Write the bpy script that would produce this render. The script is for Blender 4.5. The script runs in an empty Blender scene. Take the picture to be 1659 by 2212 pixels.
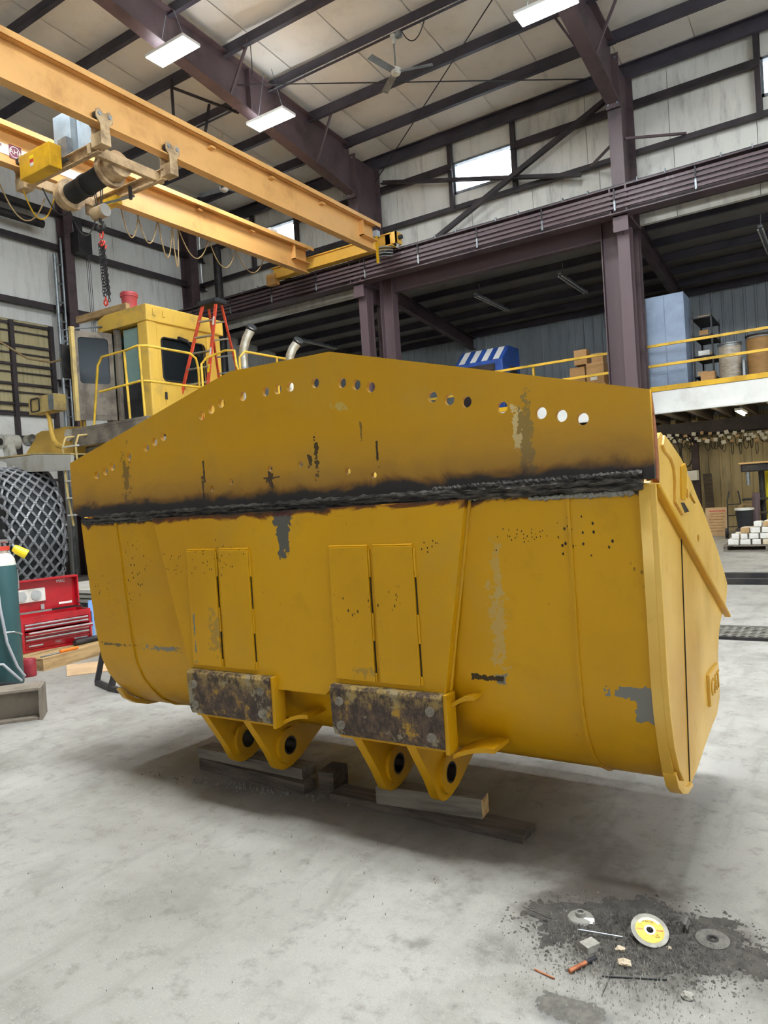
import bpy, bmesh, math, random
from mathutils import Vector, Matrix
random.seed(7)
scene = bpy.context.scene
COL = scene.collection
# ---------------------------------------------------------------- camera
W_, H_ = 1659, 2212
FPX = 1568.0
CAMZ = 1.6
YAW, PIT, ROL = math.radians(32.88), math.radians(-0.876), math.radians(-3.67)
fw = Vector((-math.sin(YAW)*math.cos(PIT), math.cos(YAW)*math.cos(PIT), math.sin(PIT)))
rt0 = Vector((math.cos(YAW), math.sin(YAW), 0)); up0 = rt0.cross(fw)
rt = rt0*math.cos(ROL) + up0*math.sin(ROL)
up = up0*math.cos(ROL) - rt0*math.sin(ROL)
EYE = Vector((0, 0, CAMZ))
cam = bpy.data.cameras.new('camera')
cam.sensor_fit = 'VERTICAL'; cam.sensor_height = 24.0; cam.lens = 24.0*FPX/H_
cam.clip_start = 0.05; cam.clip_end = 200
camo = bpy.data.objects.new('camera', cam); COL.objects.link(camo)
m = Matrix.Identity(4)
for i in range(3):
    m[i][0], m[i][1], m[i][2], m[i][3] = rt[i], up[i], -fw[i], EYE[i]
camo.matrix_world = m
scene.camera = camo
def ray(x, y): return fw + rt*((x-829.5)/FPX) - up*((y-1106)/FPX)
def onz(x, y, z=0.0):
    d = ray(x, y); return EYE + d*((z-CAMZ)/d.z)
def ony(x, y, Y):
    d = ray(x, y); return EYE + d*(Y/d.y)
def onx(x, y, X):
    d = ray(x, y); return EYE + d*(X/d.x)
def atd(x, y, D): return EYE + ray(x, y)*D
# ---------------------------------------------------------------- world, exposure
scene.view_settings.view_transform = 'Standard'
scene.view_settings.look = 'None'
scene.view_settings.exposure = 0.40
scene.view_settings.gamma = 1.0
scene.view_settings.use_curve_mapping = False
CYC = scene.cycles
CYC.max_bounces = 5; CYC.diffuse_bounces = 4; CYC.glossy_bounces = 2; CYC.transmission_bounces = 2; CYC.transparent_max_bounces = 6
CYC.use_adaptive_sampling = True; CYC.adaptive_threshold = 0.1; CYC.adaptive_min_samples = 16
SKY = 5.6            # daylight outside
LAMP = 104.0          # LED panel radiance
world = bpy.data.worlds.new('sky'); scene.world = world; world.use_nodes = True
bg = world.node_tree.nodes['Background']
bg.inputs[0].default_value = (0.80, 0.90, 1.0, 1); bg.inputs[1].default_value = SKY
# ---------------------------------------------------------------- helpers
def lin(c):
    if isinstance(c, str):
        c = c.lstrip('#'); c = [int(c[i:i+2], 16)/255 for i in (0, 2, 4)]
        c = [(v/12.92 if v <= 0.04045 else ((v+0.055)/1.055)**2.4) for v in c]
    return (c[0], c[1], c[2], 1)
class NT:
    """small node helper"""
    def __init__(s, mat):
        s.t = mat.node_tree; s.n = s.t.nodes; s.l = s.t.links
        s.b = s.n['Principled BSDF']
    def new(s, ty, **k):
        n = s.n.new(ty)
        for a, v in k.items(): setattr(n, a, v)
        return n
    def put(s, sock, v):
        if hasattr(v, 'links') or hasattr(v, 'is_linked'): s.l.new(v, sock)
        else: sock.default_value = v
    def math(s, op, a, b=None, c=None, clamp=False):
        n = s.new('ShaderNodeMath', operation=op, use_clamp=clamp)
        s.put(n.inputs[0], a)
        if b is not None: s.put(n.inputs[1], b)
        if c is not None: s.put(n.inputs[2], c)
        return n.outputs[0]
    def coord(s, stretch=(1, 1, 1), off=(0, 0, 0)):
        tc = s.new('ShaderNodeTexCoord'); mp = s.new('ShaderNodeMapping')
        s.l.new(tc.outputs['Object'], mp.inputs[0]); mp.inputs['Scale'].default_value = stretch
        mp.inputs['Location'].default_value = off
        return mp.outputs[0]
    def noise(s, scale, detail=4, rough=.6, co=None, dist=0):
        n = s.new('ShaderNodeTexNoise'); n.inputs['Scale'].default_value = scale
        n.inputs['Detail'].default_value = detail; n.inputs['Roughness'].default_value = rough
        n.inputs['Distortion'].default_value = dist
        s.l.new(co if co is not None else s.coord(), n.inputs['Vector'])
        return n.outputs[0]
    def ramp(s, f, stops):
        r = s.new('ShaderNodeValToRGB'); e = r.color_ramp.elements
        while len(e) < len(stops): e.new(0.5)
        for q, (p, c) in zip(e, stops):
            q.position = p; q.color = c if len(c) == 4 else (*c, 1)
        s.l.new(f, r.inputs[0]); return r.outputs[0]
    def step(s, f, a, b):
        n = s.new('ShaderNodeMapRange'); n.interpolation_type = 'SMOOTHSTEP'
        s.put(n.inputs[0], f); n.inputs[1].default_value = a; n.inputs[2].default_value = b
        return n.outputs[0]
    def mix(s, f, a, b, mode='MIX'):
        n = s.new('ShaderNodeMix', data_type='RGBA', blend_type=mode)
        s.put(n.inputs[0], f); s.put(n.inputs[6], a); s.put(n.inputs[7], b)
        return n.outputs[2]
    def bump(s, h, strength=.3, dist=.01):
        n = s.new('ShaderNodeBump'); n.inputs['Strength'].default_value = strength
        n.inputs['Distance'].default_value = dist; s.l.new(h, n.inputs['Height'])
        s.l.new(n.outputs[0], s.b.inputs['Normal'])
    def xyz(s):
        tc = s.new('ShaderNodeTexCoord'); sp = s.new('ShaderNodeSeparateXYZ')
        s.l.new(tc.outputs['Object'], sp.inputs[0]); return sp.outputs
def newmat(name, col, rough=.6, metal=0.0):
    mt = bpy.data.materials.new(name); mt.use_nodes = True
    b = mt.node_tree.nodes['Principled BSDF']
    b.inputs['Base Color'].default_value = lin(col); b.inputs['Roughness'].default_value = rough
    b.inputs['Metallic'].default_value = metal
    return mt
MATS = {}
def mat(name, col, rough=.6, metal=0.0, col2=None, scale=3.0, lo=.4, hi=.65, bump=0.0, bscale=40.0, stretch=(1, 1, 1), var=.12, bdist=.01):
    """painted / plain surface: base colour, small tonal variation, patches of col2, fine relief"""
    mt = newmat(name, col, rough, metal); t = NT(mt); co = t.coord(stretch)
    c = lin(col)
    v = t.noise(scale*2.3, 3, .6, co)
    cc = t.mix(v, tuple(x*(1-var) for x in c[:3])+(1,), tuple(min(1, x*(1+var)) for x in c[:3])+(1,))
    if col2:
        f = t.step(t.noise(scale, 6, .65, co), lo, hi)
        cc = t.mix(f, cc, lin(col2))
    t.l.new(cc, t.b.inputs['Base Color'])
    if bump: t.bump(t.noise(bscale, 4, .6, co), bump, bdist)
    MATS[name] = mt; return mt
def emit(name, col, s):
    mt = newmat(name, col); b = mt.node_tree.nodes['Principled BSDF']
    b.inputs['Emission Color'].default_value = lin(col); b.inputs['Emission Strength'].default_value = s
    MATS[name] = mt; return mt
def V3(p): return Vector(p)
class MB:
    def __init__(s): s.v = []; s.f = []
    def add(s, vs, fs):
        o = len(s.v); s.v += [tuple(q) for q in vs]; s.f += [tuple(i+o for i in q) for q in fs]; return s
    def box(s, x0, x1, y0, y1, z0, z1):
        return s.add([(x, y, z) for z in (z0, z1) for y in (y0, y1) for x in (x0, x1)],
                     [(0, 2, 3, 1), (4, 5, 7, 6), (0, 1, 5, 4), (2, 6, 7, 3), (0, 4, 6, 2), (1, 3, 7, 5)])
    def obox(s, c, ax, h):
        c = V3(c); a = [V3(q).normalized()*k for q, k in zip(ax, h)]
        return s.add([c+a[0]*x+a[1]*y+a[2]*z for z in (-1, 1) for y in (-1, 1) for x in (-1, 1)],
                     [(0, 2, 3, 1), (4, 5, 7, 6), (0, 1, 5, 4), (2, 6, 7, 3), (0, 4, 6, 2), (1, 3, 7, 5)])
    def frame(s, p, q, upv=(0, 0, 1)):
        d = (V3(q)-V3(p)); L = d.length; d = d/L; u = V3(upv)
        if abs(d.dot(u.normalized())) > .98: u = Vector((0, 1, 0)) if abs(d.y) < .9 else Vector((1, 0, 0))
        r = d.cross(u).normalized(); u = r.cross(d).normalized(); return d, r, u, L
    def beam(s, p, q, w, h, upv=(0, 0, 1)):
        d, r, u, L = s.frame(p, q, upv); c = (V3(p)+V3(q))/2
        return s.obox(c, (d, r, u), (L/2, w/2, h/2))
    def extr(s, prof, p, q, upv=(0, 0, 1)):
        d, r, u, L = s.frame(p, q, upv); n = len(prof); vs = []
        for e in (V3(p), V3(q)): vs += [e+r*a+u*b for a, b in prof]
        fs = [tuple(range(n-1, -1, -1)), tuple(range(n, 2*n))]
        fs += [(i, (i+1) % n, n+(i+1) % n, n+i) for i in range(n)]
        return s.add(vs, fs)
    def ibeam(s, p, q, h, w, tw=.02, tf=.025, upv=(0, 0, 1)):
        a, b, t = w/2, h/2, tw/2; c = b-tf
        return s.extr([(-a, -b), (a, -b), (a, -c), (t, -c), (t, c), (a, c), (a, b), (-a, b), (-a, c), (-t, c), (-t, -c), (-a, -c)], p, q, upv)
    def zed(s, p, q, h, w, t=.012, upv=(0, 0, 1)):
        b = h/2
        return s.extr([(0, -b), (w, -b), (w, -b+t), (t, -b+t), (t, b), (-w+t, b), (-w+t, b-t), (0, b-t)], p, q, upv)
    def chan(s, p, q, h, w, t=.02, upv=(0, 0, 1)):
        b = h/2
        return s.extr([(0, -b), (w, -b), (w, -b+t), (t, -b+t), (t, b-t), (w, b-t), (w, b), (0, b)], p, q, upv)
    def cyl(s, p, q, r, n=16, r2=None, upv=(0, 0, 1)):
        d, a, b, L = s.frame(p, q, upv); r2 = r if r2 is None else r2; vs = []
        for e, rr in ((V3(p), r), (V3(q), r2)):
            vs += [e+(a*math.cos(2*math.pi*i/n)+b*math.sin(2*math.pi*i/n))*rr for i in range(n)]
        return s.add(vs, [tuple(range(n-1, -1, -1)), tuple(range(n, 2*n))]+[(i, (i+1) % n, n+(i+1) % n, n+i) for i in range(n)])
    def ring(s, p, q, r, ri, n=24, upv=(0, 0, 1)):
        d, a, b, L = s.frame(p, q, upv); vs = []
        for e, rr in ((V3(p), r), (V3(q), r), (V3(q), ri), (V3(p), ri)):
            vs += [e+(a*math.cos(2*math.pi*i/n)+b*math.sin(2*math.pi*i/n))*rr for i in range(n)]
        fs = []
        for k in range(4):
            k2 = (k+1) % 4
            fs += [(k*n+i, k*n+(i+1) % n, k2*n+(i+1) % n, k2*n+i) for i in range(n)]
        return s.add(vs, fs)
    def tube(s, pts, r, n=8, closed=False):
        pts = [V3(p) for p in pts]; m_ = len(pts); vs = []
        prev = None
        for i, p in enumerate(pts):
            if closed: t = pts[(i+1) % m_]-pts[i-1]
            else: t = pts[min(i+1, m_-1)]-pts[max(i-1, 0)]
            t = t.normalized() if t.length > 1e-9 else Vector((0, 0, 1))
            if prev is None:
                u = Vector((0, 0, 1)) if abs(t.z) < .9 else Vector((1, 0, 0))
                a = t.cross(u).normalized()
            else:
                a = (prev - t*prev.dot(t))
                a = a.normalized() if a.length > 1e-6 else t.orthogonal().normalized()
            prev = a; b = t.cross(a)
            rr = r[i] if isinstance(r, (list, tuple)) else r
            vs += [p+(a*math.cos(2*math.pi*k/n)+b*math.sin(2*math.pi*k/n))*rr for k in range(n)]
        fs = []
        for i in range(m_ if closed else m_-1):
            j = (i+1) % m_
            fs += [(i*n+k, i*n+(k+1) % n, j*n+(k+1) % n, j*n+k) for k in range(n)]
        if not closed: fs += [tuple(range(n-1, -1, -1)), tuple((m_-1)*n+k for k in range(n))]
        return s.add(vs, fs)
    def prism(s, poly, axis, t0, t1):
        f = {'X': lambda a, b, t: (t, a, b), 'Y': lambda a, b, t: (a, t, b), 'Z': lambda a, b, t: (a, b, t)}[axis]
        n = len(poly); vs = [f(a, b, t0) for a, b in poly]+[f(a, b, t1) for a, b in poly]
        return s.add(vs, [tuple(range(n)), tuple(range(2*n-1, n-1, -1))]+[(i, n+i, n+(i+1) % n, (i+1) % n) for i in range(n)])
    def lathe(s, prof, c=(0, 0, 0), n=24, ax=(0, 0, 1)):
        c = V3(c); d = V3(ax).normalized(); a = d.orthogonal().normalized(); b = d.cross(a); m_ = len(prof); vs = []
        for r, z in prof:
            vs += [c+d*z+(a*math.cos(2*math.pi*k/n)+b*math.sin(2*math.pi*k/n))*r for k in range(n)]
        fs = [(i*n+k, i*n+(k+1) % n, (i+1)*n+(k+1) % n, (i+1)*n+k) for i in range(m_-1) for k in range(n)]
        if prof[0][0] > 1e-6: fs.append(tuple(range(n-1, -1, -1)))
        if prof[-1][0] > 1e-6: fs.append(tuple((m_-1)*n+k for k in range(n)))
        return s.add(vs, fs)
    def sheet(s, prof, axis, t0, t1, th):
        """open 2D polyline given thickness to its left side, extruded"""
        n = len(prof); off = []
        for i in range(n):
            a = Vector(prof[max(i-1, 0)]); b = Vector(prof[min(i+1, n-1)]); d = (b-a).normalized()
            off.append((prof[i][0]-d.y*th, prof[i][1]+d.x*th))
        f = {'X': lambda a, b, t: (t, a, b), 'Y': lambda a, b, t: (a, t, b), 'Z': lambda a, b, t: (a, b, t)}[axis]
        vs = [f(a, b, t) for t in (t0, t1) for q in (prof, off) for a, b in q]
        fs = []
        for i in range(n-1):
            fs += [(i, i+1, 2*n+i+1, 2*n+i), (n+i, 3*n+i, 3*n+i+1, n+i+1), (i, n+i, n+i+1, i+1), (2*n+i, 2*n+i+1, 3*n+i+1, 3*n+i)]
        fs += [(0, 2*n, 3*n, n), (n-1, 2*n-1, 4*n-1, 3*n-1)]
        return s.add(vs, fs)
def mesh_of(name, mb, bevel=0, smooth=None, off=(0, 0, 0)):
    me = bpy.data.meshes.new(name)
    o = V3(off)
    me.from_pydata([V3(v)-o for v in mb.v], [], mb.f)
    bm = bmesh.new(); bm.from_mesh(me)
    bmesh.ops.recalc_face_normals(bm, faces=bm.faces)
    if bevel:
        es = [e for e in bm.edges if e.is_manifold and e.calc_face_angle(0) > .5]
        bmesh.ops.bevel(bm, geom=es, offset=bevel, segments=2, profile=.6, affect='EDGES', clamp_overlap=True)
    if smooth is not None:
        for f_ in bm.faces: f_.smooth = True
        for e in bm.edges:
            if e.is_manifold and e.calc_face_angle(0) > math.radians(smooth): e.smooth = False
    bm.to_mesh(me); bm.free(); return me
ORG = {}
def thing(name, label, cat, loc=(0, 0, 0), rot=None, group=None):
    o = bpy.data.objects.new(name, None); COL.objects.link(o); o.empty_display_size = .1
    o.location = loc
    if rot: o.rotation_euler = rot if isinstance(rot, (tuple, list)) else (0, 0, rot)
    o['label'] = label; o['category'] = cat
    if group: o['group'] = group
    ORG[o.name] = V3(loc) if not rot else Vector((0, 0, 0))
    return o
def tag(o, label, cat, group=None):
    o['label'] = label; o['category'] = cat
    if group: o['group'] = group
    return o
def part(name, mb, mt, parent=None, bevel=0, smooth=None, label=None, stuff=False, kind=None, local=False):
    """mesh authored in world coordinates (or local ones under a rotated thing)"""
    off = (0, 0, 0)
    if parent is not None and not local: off = ORG.get(parent.name, Vector((0, 0, 0)))
    if isinstance(mb, MB): me = mesh_of(name, mb, bevel, smooth, off)
    else: me = mb
    if isinstance(mt, str): mt = MATS[mt]
    if not me.materials: me.materials.append(mt)
    o = bpy.data.objects.new(name, me); COL.objects.link(o)
    if parent is not None: o.parent = parent
    ORG[o.name] = V3(off)
    if label: o['label'] = label
    if stuff: o['kind'] = 'stuff'
    if kind: o['kind'] = kind
    return o
def solo(name, mb, mt, label, cat, group=None, bevel=0, smooth=None, base=None):
    """a thing that is one mesh; its origin is moved to its base"""
    if base is None:
        xs = [v[0] for v in mb.v]; ys = [v[1] for v in mb.v]; zs = [v[2] for v in mb.v]
        base = ((min(xs)+max(xs))/2, (min(ys)+max(ys))/2, min(zs))
    me = mesh_of(name, mb, bevel, smooth, base)
    if isinstance(mt, str): mt = MATS[mt]
    me.materials.append(mt)
    o = bpy.data.objects.new(name, me); COL.objects.link(o); o.location = base
    ORG[o.name] = V3(base)
    return tag(o, label, cat, group)
def struct(name, mb, mt, parent=None, bevel=0, smooth=None, label=None, cat=None):
    o = part(name, mb, mt, parent, bevel, smooth)
    if parent is None:
        o['kind'] = 'structure'
        if label: o['label'] = label
        if cat: o['category'] = cat
    return o
def share(o, name, parent, loc):
    c = bpy.data.objects.new(name, o.data); COL.objects.link(c); c.parent = parent; c.location = loc; return c
def curve_plate(outer, holes, th):
    """flat plate with holes in the XY plane, thickness th about z=0 -> mesh"""
    cu = bpy.data.curves.new('plate_outline', 'CURVE'); cu.dimensions = '2D'; cu.fill_mode = 'BOTH'; cu.extrude = th/2
    for poly in [outer]+holes:
        sp = cu.splines.new('POLY'); sp.points.add(len(poly)-1); sp.use_cyclic_u = True
        for p, q in zip(sp.points, poly): p.co = (q[0], q[1], 0, 1)
    ob = bpy.data.objects.new('plate_outline', cu); COL.objects.link(ob)
    bpy.context.view_layer.update()
    me = bpy.data.meshes.new_from_object(ob.evaluated_get(bpy.context.evaluated_depsgraph_get()))
    bpy.data.objects.remove(ob); bpy.data.curves.remove(cu)
    return me
def text_mesh(s, size, ext=.001, align='CENTER'):
    cu = bpy.data.curves.new('lettering', 'FONT'); cu.body = s; cu.size = size; cu.extrude = ext
    cu.align_x = align; cu.align_y = 'CENTER'; cu.resolution_u = 3
    ob = bpy.data.objects.new('lettering', cu); COL.objects.link(ob); bpy.context.view_layer.update()
    me = bpy.data.meshes.new_from_object(ob.evaluated_get(bpy.context.evaluated_depsgraph_get()))
    bpy.data.objects.remove(ob); bpy.data.curves.remove(cu); return me
def xform(me, M_): me.transform(M_); return me
def basis(x, y, o):
    """matrix whose local x,y axes lie along the given vectors, at o"""
    x = V3(x).normalized(); y = V3(y).normalized(); z = x.cross(y); y = z.cross(x); M_ = Matrix.Identity(4)
    for i in range(3): M_[i][0], M_[i][1], M_[i][2], M_[i][3] = x[i], y[i], z[i], o[i]
    return M_
def sag(p, q, drop, n=14):
    p = V3(p); q = V3(q)
    return [p.lerp(q, i/n)-Vector((0, 0, drop*4*(i/n)*(1-i/n))) for i in range(n+1)]
def circle2(cx, cy, r, n=20): return [(cx+r*math.cos(2*math.pi*i/n), cy+r*math.sin(2*math.pi*i/n)) for i in range(n)]
# ---------------------------------------------------------------- plain materials
mat('steel_brown', '#5a494c', .5, 0, '#3b3033', 1.2, .45, .7, .05, 30)
mat('steel_brown_scuffed', '#5e4c50', .5, 0, '#8d8489', 1.6, .62, .78, .05, 30, (1, 1, .25))
mat('girt_dark', '#3f3638', .6, 0, '#2c2628', 1.5)
mat('purlin_paint', '#454049', .55, 0, '#35313a', 1.2)
mat('crane_yellow', '#dda964', .48, 0, '#b98649', 1.0, .5, .8, .06, 25)
mat('crane_yellow_clean', '#e3b049', .45, 0)
mat('crane_worn', '#c2a67e', .6, 0, '#7c6346', 3, .4, .7, .1, 30)
mat('dark_rubber', '#1b1c1f', .75, 0, '#2a2b2e', 4)
mat('black_steel', '#232226', .5, .2, '#3a3634', 5)
mat('grey_metal', '#9aa0a4', .4, .5, '#777c80', 3)
mat('bright_metal', '#c9cbc9', .3, .8, '#a5a7a6', 4)
mat('enclosure_grey', '#aebcc6', .45, 0, '#93a1ab', 2)
mat('white_paint', '#e7e6e0', .55, 0, '#cfcdc5', 1.2, .45, .75)
mat('safety_yellow', '#e3b21a', .45, 0, '#c29312', 2)
mat('rail_yellow', '#e3b83a', .45, 0, '#b8952a', 2)
mat('loader_yellow', '#ddb44c', .5, 0, '#a98c50', 1.6, .5, .75, .08, 20)
mat('loader_cream', '#cbb06a', .6, 0, '#9c8a63', 2.0, .4, .7, .1, 20)
mat('loader_grime', '#857a6c', .75, 0, '#5d544b', 2.5, .4, .65, .15, 20)
mat('fender_grey', '#b9b6ad', .6, 0, '#9a8d76', 1.6, .5, .72, .08, 20, (1, 1, .4))
mat('dirty_white', '#d6d3c8', .6, 0, '#a49d8f', 3, .45, .7)
mat('tire_rubber', '#26282c', .85, 0, '#3a3c40', 3, .4, .7, .3, 25)
mat('chain_steel', '#a3a3a5', .5, .3, '#7d7d7f', 4)
mat('cab_glass', '#1b2225', .16, 0); MATS['cab_glass'].node_tree.nodes['Principled BSDF'].inputs['Specular IOR Level'].default_value = .2
mat('pale_glass', '#7f9a94', .1, 0)
mat('ladder_orange', '#e0553a', .45, 0, '#b8432e', 3)
mat('ladder_alu', '#b3b5b6', .4, .6, '#8d9092', 4)
mat('exhaust_steel', '#c9c5b8', .35, .5, '#a79c86', 4)
mat('pail_red', '#b9474c', .5, 0, '#9a4a4a', 4, .45, .7)
mat('toolbox_red', '#b31722', .22, 0, '#8f101a', 2)
mat('canister_red', '#a3303a', .5, 0, '#7c2630', 5)
mat('cylinder_green', '#35595b', .4, 0, '#274547', 2, .45, .8)
mat('cap_yellow', '#f0d11c', .4)
mat('hose_grey', '#a9a9ad', .5)
mat('wood_grey', '#80776a', .85, 0, '#575047', 3, .35, .7, .5, 30, (.6, 6, 6))
mat('wood_tan', '#b79768', .8, 0, '#8a6e4a', 3, .4, .7, .4, 30, (.8, 6, 6))
mat('wood_end', '#c9a877', .8, 0, '#a5804f', 20, .4, .6, .2, 60)
mat('wood_bark', '#5f5348', .9, 0, '#3a322b', 5, .35, .65, .6, 30, (.6, 6, 6))
mat('cardboard', '#b78d5c', .85, 0, '#a27b4e', 2)
mat('cardboard_pale', '#c9a983', .85, 0, '#b39470', 2)
mat('paper_white', '#e6e3da', .8, 0, '#cfcabd', 5)
mat('blue_steel', '#2f56a8', .4, 0, '#264788', 1.5)
mat('locker_blue', '#93a2b8', .5, 0, '#8290a6', 1.2)
mat('kraft_drum', '#a97f4c', .7, 0, '#94703f', 2, .4, .7, 0, 1, (1, 1, 3))
mat('wrapped_drum', '#b3a796', .35, 0, '#8f8474', 4, .4, .7, 0, 1, (1, 1, 4))
mat('red_steel', '#c33a2a', .5)
mat('copper', '#b8744f', .45, .6, '#8d5136', 20)
mat('plastic_blue', '#7fa9e0', .4)
mat('orange_plastic', '#f07a1c', .4)
mat('stone_pale', '#c4b49b', .9, 0, '#a59278', 20, .4, .6, .4, 60)
mat('brick_pale', '#d9cdb6', .85, 0, '#c4b291', 3)
mat('brick_tan', '#c09f70', .85, 0, '#a5855a', 3)
mat('brick_white', '#e9e6df', .8, 0, '#d2cec4', 3)
mat('sign_maroon', '#7a2f49', .5)
mat('sign_white', '#d8d5cc', .5)
mat('label_yellow', '#f2df12', .4)
mat('label_red', '#d23b3b', .5)
mat('ink_black', '#1c1a1a', .6)
mat('hose_tan', '#9b8158', .6)
emit('tube_light', '#fff3d0', 140.0)
emit('uplight', '#f4fbff', 9.0)  # upward glow added to brighten the ceiling
emit('led_panel', '#f4fbff', LAMP)
# glass of the high windows: mostly clear
g = newmat('window_glass', '#e8f4f4', .05); t = NT(g)
tr = t.new('ShaderNodeBsdfTransparent'); gl = t.new('ShaderNodeBsdfGlossy'); gl.inputs['Roughness'].default_value = .05
mx = t.new('ShaderNodeMixShader'); mx.inputs[0].default_value = .06
t.l.new(tr.outputs[0], mx.inputs[1]); t.l.new(gl.outputs[0], mx.inputs[2])
t.l.new(mx.outputs[0], t.n['Material Output'].inputs[0]); MATS['window_glass'] = g
# insulation facing: grey-beige vinyl with grime streaks and soft wrinkles
def insul(name, col, dirt, stretch, lo=.45, hi=.8):
    mt = newmat(name, col, .6); t = NT(mt); c = lin(col)
    co = t.coord(stretch)
    f = t.step(t.noise(1.6, 6, .7, co), lo, hi)
    cc = t.mix(f, c, lin(dirt))
    f2 = t.step(t.noise(.5, 3, .5), .35, .75)
    cc = t.mix(f2, cc, t.mix(.5, cc, lin(dirt)))
    t.l.new(cc, t.b.inputs['Base Color'])
    t.bump(t.noise(1.3, 4, .6), .35, .05)
    MATS[name] = mt
insul('wall_facing', '#e6e2d8', '#aaa69d', (3, 3, .5))
insul('end_facing', '#e4e5e2', '#bdbcb4', (3, 3, .5))
insul('roof_facing', '#f4eee5', '#e2dbd0', (1, 1, 1))
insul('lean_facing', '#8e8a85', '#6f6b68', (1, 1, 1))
# ribbed siding
mt = newmat('ribbed_tan', '#b3a37c', .6); t = NT(mt)
f = t.step(t.noise(1.5, 6, .7, t.coord((3, 3, .5))), .5, .8)
t.l.new(t.mix(f, lin('#b3a37c'), lin('#857a5e')), t.b.inputs['Base Color']); MATS['ribbed_tan'] = mt
mt = newmat('ribbed_grey', '#a3abb0', .5, .0); t = NT(mt)
f = t.step(t.noise(1.5, 6, .7, t.coord((3, 3, .5))), .5, .8)
t.l.new(t.mix(f, lin('#a3abb0'), lin('#7f878d')), t.b.inputs['Base Color']); MATS['ribbed_grey'] = mt
mt = newmat('door_panel', '#b9ab80', .6); t = NT(mt)
f = t.step(t.noise(2.0, 6, .75, t.coord((6, 6, .35))), .45, .75)
t.l.new(t.mix(f, lin('#bdb086'), lin('#8d835f')), t.b.inputs['Base Color']); MATS['door_panel'] = mt
# concrete floor
mt = newmat('concrete', '#b4b1aa', .5); t = NT(mt); P = t.xyz()
n1 = t.noise(.35, 5, .6); n2 = t.noise(1.7, 6, .65); n3 = t.noise(9, 5, .7); n4 = t.noise(60, 3, .6); n5 = t.noise(150, 3, .7)
cc = t.mix(t.step(n1, .35, .7), lin('#a5a29b'), lin('#8b8780'))
cc = t.mix(t.step(n2, .46, .74), cc, lin('#7d7971'))
cc = t.mix(t.math('MULTIPLY', t.step(n3, .50, .70), .6), cc, lin('#66625b'))
cc = t.mix(t.math('MULTIPLY', t.step(n4, .6, .75), .35), cc, lin('#5b5750'))
cc = t.mix(t.math('MULTIPLY', t.step(n5, .55, .7), .3), cc, lin('#6a665f'))
cc = t.mix(t.math('MULTIPLY', t.step(n5, .42, .3), .35), cc, lin('#d0cec8'))
sw = t.noise(2.6, 5, .65, t.coord((2.2, .5, 1)), .8)
cc = t.mix(t.math('MULTIPLY', t.step(sw, .5, .72), .6), cc, lin('#7d7972'))
sw2 = t.noise(1.1, 5, .7, t.coord((1, .8, 1), (3, 7, 0)), .4)
cc = t.mix(t.math('MULTIPLY', t.step(sw2, .5, .7), .15), cc, lin('#c4c2bc'))
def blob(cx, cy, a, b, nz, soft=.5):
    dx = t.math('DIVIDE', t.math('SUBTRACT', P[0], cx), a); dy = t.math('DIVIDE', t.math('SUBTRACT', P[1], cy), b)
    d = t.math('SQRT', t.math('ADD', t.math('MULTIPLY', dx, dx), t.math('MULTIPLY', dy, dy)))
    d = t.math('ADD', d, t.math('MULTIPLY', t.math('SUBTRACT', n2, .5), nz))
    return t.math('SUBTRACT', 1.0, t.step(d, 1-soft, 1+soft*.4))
# grinding soot and swept dirt around the torch scrap, and ground-in dirt under the bucket, darkened to paint in its shadow
cc = t.mix(t.math('MULTIPLY', blob(-.70, 2.50, .60, .46, 5.0, .9), .9), cc, lin('#4f4a44'))
cc = t.mix(t.math('MULTIPLY', blob(-.82, 2.84, .22, .10, 2.0, .4), .75), cc, lin('#57524c'))
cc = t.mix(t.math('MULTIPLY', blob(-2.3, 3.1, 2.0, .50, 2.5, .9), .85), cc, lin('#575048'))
cc = t.mix(t.math('MULTIPLY', blob(-.8, 2.1, .14, .09, 1.0, .5), .7), cc, lin('#5b5a5c'))
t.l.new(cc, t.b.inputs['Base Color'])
t.l.new(t.ramp(n2, [(.3, (.42, .42, .42)), (.7, (.62, .62, .62))]), t.b.inputs['Roughness'])
t.bump(t.math('ADD', t.math('MULTIPLY', n4, .4), t.math('MULTIPLY', n3, .6)), .25, .004)
MATS['concrete'] = mt
# ---------------------------------------------------------------- room shell
X0, X1 = -19.2, 11.0
YW, YB, YF = 18.7, 24.6, -11.0
def zroof(y): return 11.80+.066*(18.7-y) if y > 3.5 else 11.80+.066*(18.7-3.5)-.066*(3.5-y)
def zraft(y): return zroof(y)-.30
floor = struct('floor', MB().box(X0-.3, X1+.3, YF-.3, YB+.3, -.3, 0), 'concrete')
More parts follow.
